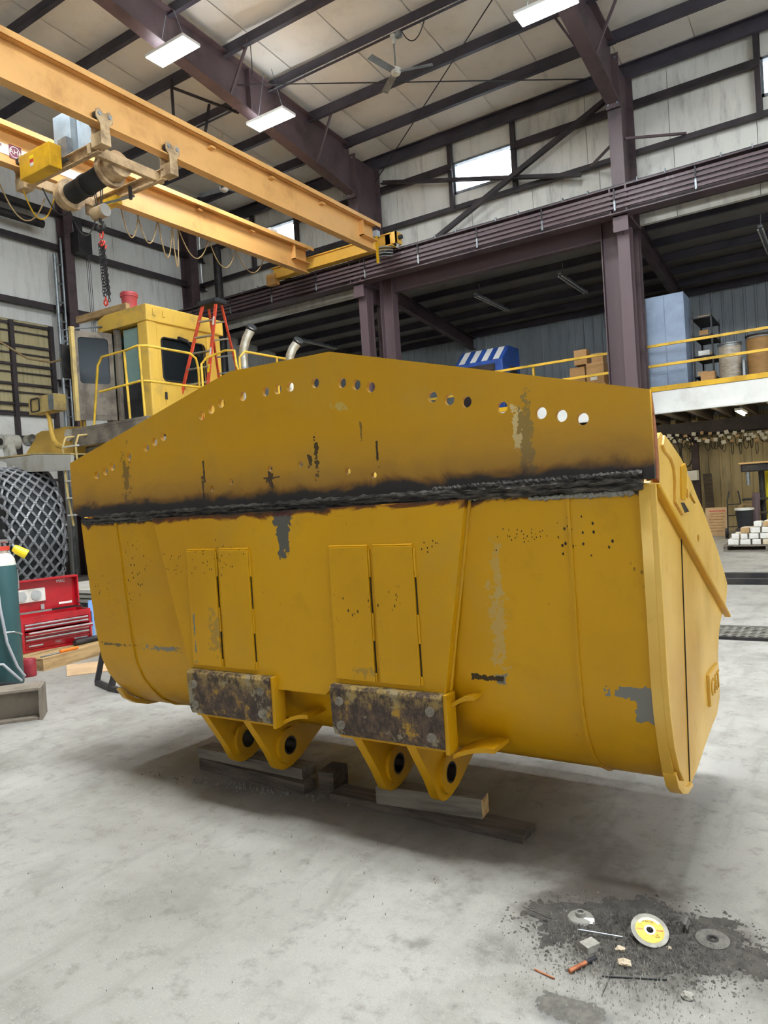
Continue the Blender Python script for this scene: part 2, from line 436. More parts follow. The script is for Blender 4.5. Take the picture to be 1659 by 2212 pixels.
# ceiling: one shell plus insulation strips between the seams
cs = MB()
for ya, yb in ((YF-.2, 3.5), (3.5, YW+.3)):
    cs.add([(x, y, z) for x in (X0-.2, X1+.2) for y, z in ((ya, zroof(ya)+.06), (yb, zroof(yb)+.06), (yb, zroof(yb)+.2), (ya, zroof(ya)+.2))],
           [(0, 1, 2, 3), (7, 6, 5, 4), (0, 4, 5, 1), (1, 5, 6, 2), (2, 6, 7, 3), (3, 7, 4, 0)])
ceil = struct('ceiling', cs, 'roof_facing')
xs = [X0+.01+1.66*i for i in range(19)]
for i, xa in enumerate(xs[:-1]):
    for ya, yb in ((3.5, YW), (YF, 3.5)):
        z0, z1 = zroof(ya), zroof(yb); n = 7; mb = MB()
        g_ = .012; sg = .035
        prof = []
        for k in range(n+1):
            u = k/n; prof.append((xa+g_+(1.66-2*g_)*u, -sg*math.sin(math.pi*u)**.7+sg))
        mb.add([(x, y, z+dz) for y, z in ((ya, z0), (yb, z1)) for x, dz in prof]+[(x, y, z+.05) for y, z in ((ya, z0), (yb, z1)) for x in (prof[0][0], prof[-1][0])],
               [(k, k+1, n+1+k+1, n+1+k) for k in range(n)]+[(2*n+2, 2*n+3, 2*n+5, 2*n+4)])
        part('insulation_panel', mb, 'roof_facing', ceil, 0, 60)
# purlins under the facing
for k in range(18):
    y = 17.0-1.55*k
    if y < YF+.3: break
    z = zraft(y)+.10
    part('purlin', MB().zed((X0, y, z-.05), (X1, y, z-.05), .3, .11, .014), 'purlin_paint', ceil)
part('eave_strut', MB().chan((X0, 18.55, 11.62), (X1, 18.55, 11.62), .36, .12, .02), 'purlin_paint', ceil)
# light translucent roof strip far at the upper left
sk = MB(); ya, yb = 7.0, 8.85
for i in range(10):
    x = -19.0+.5*i
    sk.box(x, x+.42, ya, yb, zroof(8)-.12, zroof(8)-.05)
part('skylight_strip', sk, 'sign_white', ceil)
# high window wall over the crane runway
ZB = 7.95
wins = [(-16.52, -14.75), (-9.01, -7.24), (-1.30, .47), (6.2, 7.97)]
wm = MB()
wall_r = struct('wall_right', MB().box(X0-.2, X1+.2, YW+.06, YW+.12, ZB, 9.65), 'wall_facing')
edges = [X0]
for a, b in wins: edges += [a, b]
edges.append(X1)
def liner(x0, x1, z0, z1, parent, mt='wall_facing', wd=1.83, y=YW, th=.06):
    n = max(1, round((x1-x0)/wd)); w = (x1-x0)/n
    for i in range(n):
        part('liner_panel', MB().box(x0+w*i+.006, x0+w*(i+1)-.006, y, y+th, z0, z1), mt, parent, .004)
for i in range(0, len(edges), 2):
    liner(edges[i], edges[i+1], 9.65, 11.9, wall_r)
    part('wall_backing', MB().box(edges[i]-.01, edges[i+1]+.01, YW+.06, YW+.12, 9.65, 12.0), 'wall_facing', wall_r)
liner(X0, X1, ZB, 9.65, wall_r)
for i, (a, b) in enumerate(wins):
    liner(a, b, 9.65, 10.08, wall_r); liner(a, b, 10.96, 11.9, wall_r)
    part('wall_backing', MB().box(a, b, YW+.06, YW+.12, 9.65, 10.08), 'wall_facing', wall_r)
    part('wall_backing', MB().box(a, b, YW+.06, YW+.12, 10.96, 12.0), 'wall_facing', wall_r)
    w = struct('window_%d' % (i+1), MB().box(a, b, YW+.04, YW+.05, 10.1, 10.94), 'window_glass')
    fr = MB()
    for z in (10.08, 10.90): fr.box(a, b, YW-.04, YW+.10, z, z+.06)
    for x in (a, b-.05): fr.box(x, x+.05, YW-.04, YW+.10, 10.08, 10.96)
    part('window_frame', fr, 'grey_metal', w)
    for x in (a-.12, b):
        part('window_post', MB().chan((x+.12, YW-.1, 9.6), (x+.12, YW-.1, 11.5), .12, .12, .02, (0, 1, 0)), 'girt_dark', w)
for z, h in ((9.66, .16), (10.82, .22), (8.25, .16)):
    for i in range(0, len(edges), 2):
        segs = [(edges[i]+(.0 if i == 0 else .0), edges[i+1])] if z > 10 else ([(X0, X1)] if i == 0 else [])
        for a, b in segs:
            part('girt', MB().zed((a, YW-.11, z), (b, YW-.11, z), h, .12, .02), 'girt_dark', wall_r)
# end wall
wall_e = struct('wall_end', MB().box(X0-.2, X0-.06, YF-.2, YB+.2, 7.25, 13.2).box(X0-.2, X0-.06, 12.66, YB+.2, 0, 7.25).box(X0-.2, X0-.06, YF-.2, 4.9, 0, 7.25), 'end_facing')
def eliner(y0, y1, z0, z1):
    n = max(1, round((y1-y0)/1.8)); w = (y1-y0)/n
    for i in range(n):
        part('liner_panel', MB().box(X0-.06, X0, y0+w*i+.006, y0+w*(i+1)-.006, z0, z1), 'end_facing', wall_e, .004)
eliner(12.7, YW, 0, 4.0); eliner(12.7, YW, 4.0, 9.5); eliner(YF, 12.7, 7.25, 9.5); eliner(YF, YW, 9.5, 13.0)
eliner(YF, 4.9, 0, 7.25)
for z in (5.6, 7.75, 9.55, 10.55):
    part('girt', MB().zed((X0+.11, 12.7 if z < 7 else YF, z), (X0+.11, YW, z), .2, .12, .02), 'girt_dark', wall_e)
# big end door: tan ribbed panels in a dark grid, white panels low down
door = struct('door_1', MB().box(X0-.12, X0-.02, 4.8, 12.75, 0, 7.4), 'door_panel')
zs = [0.0, .55, 1.1, 1.65, 2.2, 2.8, 3.4, 4.0, 4.62, 4.91, 5.46, 6.0, 6.53, 7.13]
for a, b in zip(zs[:-1], zs[1:]):
    for ya, yb in ((5.0, 8.2), (8.2, 11.4), (11.4, 12.6)):
        part('door_panel', MB().box(X0-.02, X0+.02, ya+.02, yb-.02, a+.02, b-.02), 'white_paint' if b < 4.7 else 'door_panel', door, .006)
for z in zs[1:]:
    part('door_rail', MB().box(X0+.02, X0+.09, 5.0, 12.62, z-.035, z+.035), 'girt_dark', door)
    if z > 4.8: part('door_rail', MB().box(X0+.02, X0+.07, 5.0, 12.62, z-.24, z-.20), 'girt_dark', door)
for y in (5.0, 8.2, 11.4, 12.58):
    part('door_mullion', MB().box(X0+.02, X0+.13, y-.06, y+.06, 0, 7.2), 'girt_dark', door)
part('door_track', MB().tube([(X0+.25, 12.75, z) for z in (0, 3, 6, 9.3)], .05, 8).tube([(X0+.25, 12.98, z) for z in (4, 6, 9.8)], .035, 8), 'grey_metal', door)
for k in range(9): part('track_rung', MB().box(X0+.22, X0+.27, 12.75, 12.98, 4.6+.55*k, 4.64+.55*k), 'grey_metal', door)
# other walls of the hall (behind and beside the photographer)
wf = struct('wall_front', MB().box(X0-.2, X1+.2, YF-.2, YF, 0, 6.2).box(X0-.2, X1+.2, YF-.2, YF, 9.8, 12.4).box(X0-.2, -5.5, YF-.2, YF, 6.2, 9.8).box(-.5, X1+.2, YF-.2, YF, 6.2, 9.8), 'wall_facing')
wl = struct('wall_left', MB().box(X1, X1+.2, YF-.2, YB, 0, 5.2).box(X1, X1+.2, YF-.2, YB, 10.4, 13.4).box(X1, X1+.2, YF-.2, -6.0, 5.2, 10.4).box(X1, X1+.2, 12.0, YB, 5.2, 10.4), 'wall_facing')
w5 = struct('window_5', MB().box(X1+.08, X1+.1, -6.0, 12.0, 5.2, 10.4), 'window_glass')  # unseen window added to light the bucket's side and the hall
for k in range(10): part('window_bar', MB().box(X1+.02, X1+.08, -6.0+2*k-.04, -6.0+2*k+.04, 5.2, 10.4), 'girt_dark', w5)
w6 = struct('window_6', MB().box(-5.5, -.5, YF-.1, YF-.08, 6.2, 9.8), 'window_glass')  # unseen window added to light the bucket's back face
for k in range(6): part('window_bar', MB().box(-5.5+k-.03, -5.5+k+.03, YF-.08, YF-.02, 6.2, 9.8), 'girt_dark', w6)
# side aisle: back wall, ribbed siding, low roof
def ribs(y, x0, x1, z0, z1, mt, name, pitch=.305):
    prof = []; x = x0
    while x < x1:
        prof += [(x, y), (x+.215, y), (x+.235, y-.035), (x+.275, y-.035), (x+.295, y)]; x += pitch
    mb = MB(); n = len(prof)
    mb.add([(a, b, z) for z in (z0, z1) for a, b in prof], [(i, i+1, n+i+1, n+i) for i in range(n-1)])
    mb.box(x0, x1, y+.01, y+.15, z0, z1)
    return mb
wall_b = struct('wall_back', ribs(YB, X0, X1, 3.6, 7.75, 'ribbed_grey', ''), 'ribbed_grey')
wall_b2 = struct('wall_back_lower', ribs(YB, X0, X1, 0, 3.6, 'ribbed_tan', ''), 'ribbed_tan')
lc = MB()
lc.add([(x, y, z) for x in (X0-.2, X1+.2) for y, z in ((YW, 8.25), (YB+.2, 7.55), (YB+.2, 7.7), (YW, 8.45))],
       [(0, 1, 2, 3), (7, 6, 5, 4), (0, 4, 5, 1), (1, 5, 6, 2), (2, 6, 7, 3), (3, 7, 4, 0)])
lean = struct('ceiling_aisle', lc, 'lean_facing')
for y in (19.3, 20.35, 21.4, 22.45, 23.5, 24.4):
    z = 8.25-.119*(y-YW)-.12
    part('purlin', MB().zed((X0, y, z), (X1, y, z), .22, .1, .014), 'purlin_paint', lean)
for x in (-11.5, -4.18, 3.15):
    part('aisle_rafter', MB().ibeam((x, YW, 7.85), (x, YB, 7.15), .42, .2, .015, .02), 'steel_brown', lean)
for k, (xa, ya) in enumerate(((-9.1, 19.8), (-6.5, 19.7), (-16.2, 20.1), (-1.56, 19.6))):
    t_ = thing('tube_fixture', ['unlit fluorescent batten on aisle ceiling above the blue machine', 'unlit fluorescent batten on aisle ceiling beside the steel column', 'unlit fluorescent batten on aisle ceiling behind the exhaust stacks', 'unlit fluorescent batten on aisle ceiling above the fibre drums'][k], 'light', (xa, ya, 7.45), None, 'unlit battens in the side aisle')
    z = lambda y: 7.48-.0*(y-ya)
    part('batten_body', MB().box(xa-.05, xa+.05, ya, ya+2.4, 7.5, 7.56), 'grey_metal', t_)
    for s in (-.05, .05): part('tube', MB().cyl((xa+s, ya+.05, 7.47), (xa+s, ya+2.35, 7.47), .018, 8), 'dirty_white', t_)
    part('hanger', MB().beam((xa, ya+.3, 7.56), (xa, ya+.3, 7.9), .02, .02).beam((xa, ya+2.1, 7.56), (xa, ya+2.1, 7.7), .02, .02), 'grey_metal', t_)
# ---------------------------------------------------------------- steel frames
FX = [-11.5, -4.18, 3.15]
names = ['brown steel column nearest the crane bridge end', 'brown steel column beside the blue grey locker', 'brown steel column standing off to the right']
for k, x in enumerate(FX):
    t_ = thing('steel_column', names[k], 'column', (x, 17.6, 0), None, 'main steel columns')
    part('crane_post', MB().ibeam((x, 17.55, 0), (x, 17.55, 7.62), .34, .27, .018, .025, (0, 1, 0)), 'steel_brown_scuffed', t_)
    part('bracket', MB().prism([(17.25, 7.80), (17.25, 7.45), (17.38, 7.38), (18.5, 7.38), (18.5, 7.80)], 'X', x-.02, x+.02).box(x-.17, x+.17, 17.2, 18.5, 7.76, 7.8).box(x-.17, x+.17, 17.2, 17.24, 7.42, 7.8), 'steel_brown_scuffed', t_)
    part('wall_post', MB().ibeam((x, 17.85, 7.8), (x, 17.85, 11.45), 1.25, .30, .018, .03, (0, 1, 0)), 'steel_brown', t_)
    part('lower_wall_post', MB().ibeam((x, 18.45, 0), (x, 18.45, 7.8), .3, .25, .018, .03, (0, 1, 0)), 'steel_brown', t_)
    part('end_plate', MB().box(x-.16, x+.16, 17.15, 17.19, 10.2, 11.4), 'steel_brown', t_)
    for dz in (10.28, 11.3):
        for dx in (-.1, .1): part('bolt', MB().cyl((x+dx, 17.15, dz), (x+dx, 17.11, dz), .025, 6), 'grey_metal', t_)
    r_ = thing('roof_rafter', ['tapered brown roof rafter carrying two bright lamps', 'tapered brown roof rafter at the upper right', 'tapered brown roof rafter out to the right'][k], 'rafter', (x, 10, 11), None, 'tapered roof rafters')
    bot = [(17.15, 10.32), (9.1, 11.42), (3.5, 11.75), (-2, 11.42), (YF, 10.6)]
    ys = [17.15, 9.1, 3.5, -2, YF]
    part('web', MB().prism([(y, zraft(y)) for y in ys]+bot[::-1], 'X', x-.012, x+.012), 'steel_brown', r_)
    fl = MB(); f2 = MB()
    for (ya, za), (yb, zb) in zip(bot[:-1], bot[1:]): fl.beam((x, ya, za), (x, yb, zb), .3, .03)
    for ya, yb in zip(ys[:-1], ys[1:]): f2.beam((x, ya, zraft(ya)), (x, yb, zraft(yb)), .3, .03)
    part('bottom_flange', fl, 'steel_brown', r_); part('top_flange', f2, 'steel_brown', r_)
    st = MB().box(x-.14, x+.14, 13.0, 13.02, 10.9, 11.85)
    part('stiffener', st, 'steel_brown', r_)
    for y in (15.45, 12.35, 9.25):
        zb = 10.32+(17.15-y)*.1366
        for s in (-1, 1):
            part('flange_brace', MB().beam((x+s*.12, y, zb+.03), (x+s*.75, y, zraft(y)+.06), .05, .05), 'steel_brown', r_)
# portal bracing between the two main columns
pt = thing('portal_frame', 'deep brown portal beam and legs between the two columns', 'beam', (-7.8, 18.0, 0))
part('portal_beam', MB().ibeam((-10.75, 18.0, 7.8), (-4.85, 18.0, 7.8), .52, .22, .015, .03), 'steel_brown_scuffed', pt)
for x in (-11.0, -4.62):
    part('portal_leg', MB().ibeam((x, 18.0, 0), (x, 18.0, 8.05), .42, .3, .018, .025, (1, 0, 0)), 'steel_brown_scuffed', pt)
# crane runway
rw = thing('crane_runway', 'long brown crane runway beam with conductor bars along the wall', 'beam', (-4, 17.2, 7.8))
part('runway_girder', MB().ibeam((X0+.3, 17.25, 8.1), (X1-.2, 17.25, 8.1), .62, .36, .02, .03), 'steel_brown', rw)
part('rail', MB().box(X0+.3, X1-.2, 17.21, 17.29, 8.41, 8.49), 'black_steel', rw)
for i, z in enumerate((7.92, 8.03, 8.14, 8.25)):
    part('conductor_bar', MB().box(X0+.6, X1-.3, 17.02, 17.07, z-.03, z+.03), 'steel_brown_scuffed', rw)
x = X0+1.2
while x < X1-.5:
    part('bar_hanger', MB().box(x-.02, x+.02, 16.99, 17.02, 7.84, 8.06), 'grey_metal', rw)
    part('hanger_arm', MB().box(x-.015, x+.015, 17.0, 17.2, 8.30, 8.33).box(x-.015, x+.015, 16.99, 17.01, 8.06, 8.33), 'black_steel', rw)
    part('rail_clip', MB().tube([(x+.5, 17.08, 8.40), (x+.5, 17.07, 8.47), (x+.5, 17.12, 8.50), (x+.5, 17.18, 8.46)], .014, 6), 'grey_metal', rw)
    part('rail_clip', MB().tube([(x+1.1, 17.08, 8.40), (x+1.1, 17.07, 8.47), (x+1.1, 17.12, 8.50), (x+1.1, 17.18, 8.46)], .014, 6), 'grey_metal', rw)
    x += 1.72
for x in FX:
    part('splice_plate', MB().box(x-.2, x-.16, 17.07, 17.24, 7.82, 8.38).box(x+.16, x+.2, 17.07, 17.24, 7.82, 8.38), 'steel_brown', rw)
# wall bracing
bs = [((-4.3, 18.35, 11.2), (-10.1, 18.2, 8.55), 'long diagonal wall brace crossing the middle window'),
      ((-11.2, 18.33, 10.95), (-5.35, 18.33, 9.45), 'shallow wall brace crossing below the middle window')]
for a, b, l in bs:
    solo('wall_brace', MB().extr([(-.06, -.06), (.06, -.06), (.06, -.04), (-.04, -.04), (-.04, .06), (-.06, .06)], a, b), 'girt_dark', l, 'brace', 'wall braces')
solo('flange_strut', MB().beam((-4.03, 17.4, 9.55), (-2.9, 18.55, 9.75), .05, .05), 'steel_brown', 'short strut from the right hand column to the girt', 'brace')
solo('flange_strut', MB().beam((-4.33, 17.4, 9.5), (-5.1, 18.40, 9.6), .05, .05), 'steel_brown', 'short strut on the left side of the right column', 'brace')
rods = [((-11.5, 12.7, 11.4), (-4.2, 17.0, 10.8), 'thin roof tie rod running level past the fan'),
        ((-11.4, 18.3, 11.0), (-4.2, 12.8, 11.6), 'thin roof tie rod slanting steeply past the fan')]
for a, b, l in rods: solo('tie_rod', MB().cyl(a, b, .014, 6), 'black_steel', l, 'rod', 'roof tie rods')
solo('hanger_rod', MB().cyl((-10.7, 12.35, 11.2), (-10.7, 12.35, 11.95), .01, 6), 'black_steel', 'thin rod hanging beside the upper bright lamp', 'rod')
solo('end_wall_column', MB().ibeam((X0+.28, 13.12, 0), (X0+.28, 13.12, 11.9), .36, .28, .018, .025, (1, 0, 0)), 'steel_brown', 'tall brown column on the end wall beside the big door', 'column')
solo('corner_column', MB().ibeam((X0+.25, 17.9, 0), (X0+.25, 17.9, 11.6), .5, .35, .018, .025, (1, 0, 0)), 'steel_brown', 'dark brown column in the far corner of the hall', 'column')
solo('rain_pipe', MB().tube([(-17.9, 18.2, 0), (-17.9, 18.2, 4), (-17.9, 18.2, 8), (-17.9, 18.2, 10.6)], .14, 14), 'black_steel', 'dark round pipe rising in the far corner behind the stepladder', 'pipe', smooth=40)
# door operator and radiant tubes on the end wall
t_ = thing('door_operator', 'dark motor box of the big door on the end wall column', 'motor', (X0+.6, 13.3, 9.3))
part('housing', MB().box(X0+.48, X0+.85, 13.15, 13.6, 9.35, 9.95), 'black_steel', t_, .02)
part('motor', MB().cyl((X0+.65, 13.3, 9.95), (X0+.65, 13.3, 10.3), .12, 14), 'black_steel', t_)
for k in range(3): part('drop_cable', MB().cyl((X0+.6+.08*k, 13.55, 9.35), (X0+.6+.08*k, 13.6, 5.0), .008, 5), 'black_steel', t_)
for z, l in ((10.35, 'upper black torsion tube above the big door'), (9.95, 'lower black torsion tube above the big door')):
    solo('torsion_tube', MB().cyl((X0+.5, 6.0, z), (X0+.5, 12.3, z), .11, 12), 'black_steel', l, 'tube', 'torsion tubes', smooth=40)
# ---------------------------------------------------------------- lamps on the rafters
def high_bay(x, y, label, z=10.8):
    t_ = thing('high_bay_lamp', label, 'lamp', (x, y, z), None, 'LED high bay lamps')
    part('housing', MB().box(x-.56, x+.56, y-.23, y+.23, z+.01, z+.07), 'white_paint', t_)
    part('panel', MB().box(x-.54, x+.54, y-.21, y+.21, z, z+.01), 'led_panel', t_)
    part('uplight_slot', MB().box(x-.5, x+.5, y-.18, y+.18, z+.07, z+.075), 'uplight', t_)  # glow added on the housing top to lighten the roof
    for s in (-.4, .4): part('chain', MB().cyl((x+s, y, z+.07), (x+s*.3, y, 11.75), .008, 5), 'grey_metal', t_)
high_bay(-11.17, 10.49, 'bright LED lamp near the crane bridge, the left of two', 10.95)
high_bay(-10.97, 13.20, 'bright LED lamp beside the rafter knee, right of two', 10.6)
high_bay(-4.41, 13.52, 'bright LED lamp cut by the top edge of the picture', 10.6)
OFF = [(-4.4, 10.3), (-4.4, 7.1), (-11.2, 7.1), (2.6, 10.3), (2.6, 13.5)]+[(-2.9+1.2*a, 2.4+.6*b) for a in range(3) for b in range(3)]  # unseen lamps; the tight group over the bucket is added to shape its shadow
for x, y in OFF: high_bay(x, y, 'LED high bay lamp out of view overhead')
# ---------------------------------------------------------------- loader bucket (the subject)
BX, BY, BZ = -2.392, 3.05, .13
def paint(name, scorch=True, patches=(), specks=True, base='#c89402', rough=.36):
    mt = newmat(name, base, rough); t = NT(mt); P = t.xyz()
    n1 = t.noise(1.1, 2, .6); n2 = t.noise(7, 4, .65); n3 = t.noise(26, 3, .7)
    c = lin(base); t.b.inputs['Specular IOR Level'].default_value = .32
    cc = t.mix(t.step(n1, .3, .75), c, lin('#b98703'))
    cc = t.mix(t.math('MULTIPLY', t.step(n2, .55, .75), .35), cc, lin('#ad8008'))
    cc = t.mix(t.math('MULTIPLY', t.step(t.noise(2.1, 5, .65, t.coord((1, 1, .8), (2, 4, 6))), .5, .75), .35), cc, lin('#a98a3c'))
    streak = t.noise(5, 5, .7, t.coord((6, 6, .35)))
    cc = t.mix(t.math('MULTIPLY', t.step(streak, .62, .8), .3), cc, lin('#cfa030'))
    rg = t.math('ADD', rough, t.math('MULTIPLY', n2, .18))
    if specks:
        vo = t.new('ShaderNodeTexVoronoi'); vo.inputs['Scale'].default_value = 42
        t.l.new(t.coord((1, 1, .6)), vo.inputs['Vector'])
        near = t.math('LESS_THAN', vo.outputs['Distance'], .20)
        msk = t.step(t.noise(2.3, 3, .6, t.coord((1, 1, 1), (5, 2, 8))), .56, .66)
        band = t.math('MULTIPLY', t.step(P[2], .75, 1.0), t.math('SUBTRACT', 1.0, t.step(P[2], 1.25, 1.45)))
        f = t.math('MULTIPLY', near, t.math('MULTIPLY', msk, band))
        cc = t.mix(f, cc, lin('#2c1f0e'))
        sc = t.step(t.noise(9, 4, .8, t.coord((1.4, 1, .28), (9, 3, 1))), .72, .76)
        cc = t.mix(t.math('MULTIPLY', sc, .85), cc, lin('#37290f'))
    VC = {}
    for (cx, cz, a, b, col, nz, s) in patches:
        if s == 2:
            dx = t.math('MULTIPLY_ADD', P[0], 1/a, -(cx-BX)/a); dz = t.math('MULTIPLY_ADD', P[2], 1/b, -(cz-BZ)/b)
            d = t.math('SQRT', t.math('ADD', t.math('MULTIPLY', dx, dx), t.math('MULTIPLY', dz, dz)))
            nz = 70 if nz < 85 else 110
            if nz not in VC:
                v2 = t.new('ShaderNodeTexVoronoi'); v2.inputs['Scale'].default_value = nz
                t.l.new(t.coord((1, 1, .7)), v2.inputs['Vector'])
                se = t.new('ShaderNodeSeparateColor'); t.l.new(v2.outputs['Color'], se.inputs[0]); VC[nz] = (v2, se)
            v2, se = VC[nz]
            f = t.math('MULTIPLY', t.math('LESS_THAN', v2.outputs['Distance'], t.math('MULTIPLY', se.outputs[1], .42)), t.math('GREATER_THAN', se.outputs[0], t.math('ADD', d, .35)))
            cc = t.mix(f, cc, lin(col)); continue
        dx = t.math('ABSOLUTE', t.math('MULTIPLY_ADD', P[0], 1/a, -(cx-BX)/a))
        dz = t.math('ABSOLUTE', t.math('MULTIPLY_ADD', P[2], 1/b, -(cz-BZ)/b))
        d = t.math('MULTIPLY_ADD', n3 if s < 1 else n2, nz*3.2, t.math('MAXIMUM', dx, dz))
        f = t.math('LESS_THAN', d, .85+.5*nz*3.2)
        cc = t.mix(t.math('MULTIPLY', f, .6) if col in ('#b39a62', '#b3985c', '#8b7440') else f, cc, lin(col))
    if scorch:
        nz = t.noise(3.2, 5, .6, t.coord((1, 1, 1.6)), 1.2)
        d = t.math('ADD', t.math('SUBTRACT', P[2], 1.615-BZ), t.math('MULTIPLY', t.math('SUBTRACT', nz, .5), .14))
        dn = t.math('ADD', t.math('MULTIPLY', d, 2.0), .35)   # -.175..+.325 -> 0..1
        al = t.ramp(dn, [(0, (0, 0, 0)), (.235, (0, 0, 0)), (.262, (.9, .9, .9)), (.32, (1, 1, 1)), (.45, (1, 1, 1)), (.53, (.55, .55, .55)), (.72, (.22, .22, .22)), (1, (0, 0, 0))])
        cl = t.ramp(dn, [(.235, lin('#5a1a10')), (.27, lin('#4a1a14')), (.30, lin('#211c1b')), (.44, lin('#262220')), (.49, lin('#3a2320')), (.56, lin('#5d4634')), (.8, lin('#6a5540'))])
        cc = t.mix(al, cc, cl)
    t.l.new(cc, t.b.inputs['Base Color']); t.l.new(rg, t.b.inputs['Roughness'])
    t.bump(t.noise(9, 2, .6), .12, .004)
    MATS[name] = mt; return mt
grey = '#77746c'; bare = '#8a877c'
pm = [(ony(617, 1140, 2.82).x, 1.46, .045, .125, '#55534d', .5, 0), (ony(613, 1105, 2.82).x, 1.55, .075, .05, '#55534d', .5, 0),
      (ony(1395, 1535, 2.85).x, .74, .055, .10, grey, 1.1, 1), (ony(1380, 1505, 2.85).x, .80, .12, .025, grey, 1.2, 1),
      (ony(1078, 1380, 2.85).x, 1.02, .035, .16, '#b39a62', 1.5, 0), (ony(1075, 1250, 2.85).x, 1.28, .02, .12, '#b3985c', 1.5, 0),
      (ony(1085, 1495, 2.87).x, .80, .03, .025, grey, 1.0, 0), (ony(1055, 1490, 2.87).x, .80, .07, .012, '#3c2c12', 1.6, 0),
      (ony(340, 1416, 2.85).x, .80, .16, .014, grey, 1.2, 0), (ony(463, 1365, 2.78).x, .95, .045, .10, '#8b7440', 1.5, 0),
      (ony(420, 1380, 2.78).x, .93, .006, .13, grey, 1.2, 0), (ony(790, 1435, 2.78).x, .80, .06, .02, '#8b7440', 1.4, 0),
      (ony(240, 1411, 2.85).x, .80, .14, .008, '#6a5530', 1.6, 0), (ony(1130, 1185, 2.85).x, 1.42, .24, .07, '#2e200c', 90, 2), (ony(1118, 1188, 2.85).x, 1.41, .05, .035, '#241a0c', 120, 2),
      (ony(1075, 1215, 2.85).x, 1.35, .03, .03, '#241a0c', 120, 2), (ony(1260, 1190, 2.85).x, 1.42, .28, .16, '#33240e', 70, 2),
      (ony(470, 1215, 2.82).x, 1.34, .45, .18, '#33240e', 60, 2), (ony(380, 1215, 2.85).x, 1.33, .2, .16, '#33240e', 80, 2), (ony(230, 1290, 2.9).x, 1.15, .15, .2, '#5a4310', 80, 2), (ony(930, 1195, 2.8).x, 1.39, .12, .08, '#33240e', 70, 2)]
paint('bucket_skin_paint', True, pm)
pg = [(ony(1116, 855, 2.82).x, 1.86, .026, .10, '#cdb37a', .5, 0), (ony(1136, 900, 2.82).x, 1.79, .03, .18, '#8f7436', 1.1, 0),
      (ony(438, 950, 2.82).x, 1.83, .008, .06, '#33270f', 1.0, 0), (ony(438, 1010, 2.82).x, 1.72, .009, .07, '#33270f', 1.0, 0),
      (ony(668, 940, 2.82).x, 1.82, .014, .03, '#3a2c10', 1.0, 0), (ony(683, 945, 2.82).x, 1.83, .012, .08, '#3f3013', 1.6, 0),
      (ony(815, 950, 2.82).x, 1.82, .007, .07, '#2c220f', .8, 0), (ony(275, 1010, 2.82).x, 1.83, .03, .13, '#7d5f1e', 1.5, 0),
      (ony(585, 1000, 2.82).x, 1.745, .02, .035, '#33270f', 1.4, 0), (ony(586, 1003, 2.82).x, 1.755, .05, .004, '#2c2110', .8, 0),
      (ony(780, 900, 2.82).x, 1.92, .006, .05, '#7a5d22', 1.0, 0), (ony(735, 843, 2.82).x, 2.065, .04, .02, '#b79a4f', 1.6, 0)]
paint('bucket_guard_paint', True, pg, base='#bd8a05')
paint('bucket_side_paint', False, (), False, '#e4bb62', .27)  # lighter base colour paints in the strong light on the sides
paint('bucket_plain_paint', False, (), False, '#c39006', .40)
mt = newmat('weld_metal', '#3b3836', .45, .55); t = NT(mt)
t.l.new(t.mix(t.step(t.noise(14, 5, .7, t.coord((1, 1, 5))), .4, .7), lin('#2a2725'), lin('#6d6862')), t.b.inputs['Base Color'])
t.bump(t.noise(40, 4, .7, t.coord((1, 1, 3))), .8, .01); MATS['weld_metal'] = mt
mt = newmat('slag_grey', '#8b8880', .5, .3); t = NT(mt)
t.bump(t.noise(60, 4, .7), .8, .008); MATS['slag_grey'] = mt
mt = newmat('scuffed_block', '#4a3a34', .6, .1); t = NT(mt); n2 = t.noise(6, 6, .7); n3 = t.noise(22, 6, .75, t.coord((1, 1, .7))); n4 = t.noise(3.2, 4, .6, t.coord((1, 1, 1), (4, 0, 2)))
P = t.xyz()
topw = t.step(t.math('ADD', P[2], t.math('MULTIPLY', n2, .25)), .62, .74)
cc = t.mix(t.step(n3, .42, .6), lin('#3a2c24'), lin('#5e4c3c'))
cc = t.mix(t.step(n2, .56, .62), cc, lin('#8a7f68'))
cc = t.mix(t.math('MULTIPLY', t.step(n3, .56, .64), t.step(n4, .4, .55)), cc, lin('#a8801c'))
cc = t.mix(t.math('MULTIPLY', topw, t.step(n3, .4, .6)), cc, lin('#9c8247'))
t.l.new(cc, t.b.inputs['Base Color']); t.bump(t.math('ADD', n3, n2), .4, .006); MATS['scuffed_block'] = mt
mat('bolt_worn', '#8d8475', .5, .3, '#6a6257', 30)
mat('bore_dark', '#2b2521', .5, .4)

bk = thing('loader_bucket', 'huge ochre yellow loader bucket standing back to the viewer on wooden blocks', 'bucket', (BX, BY, BZ))
XL, XR = -4.143, -.638
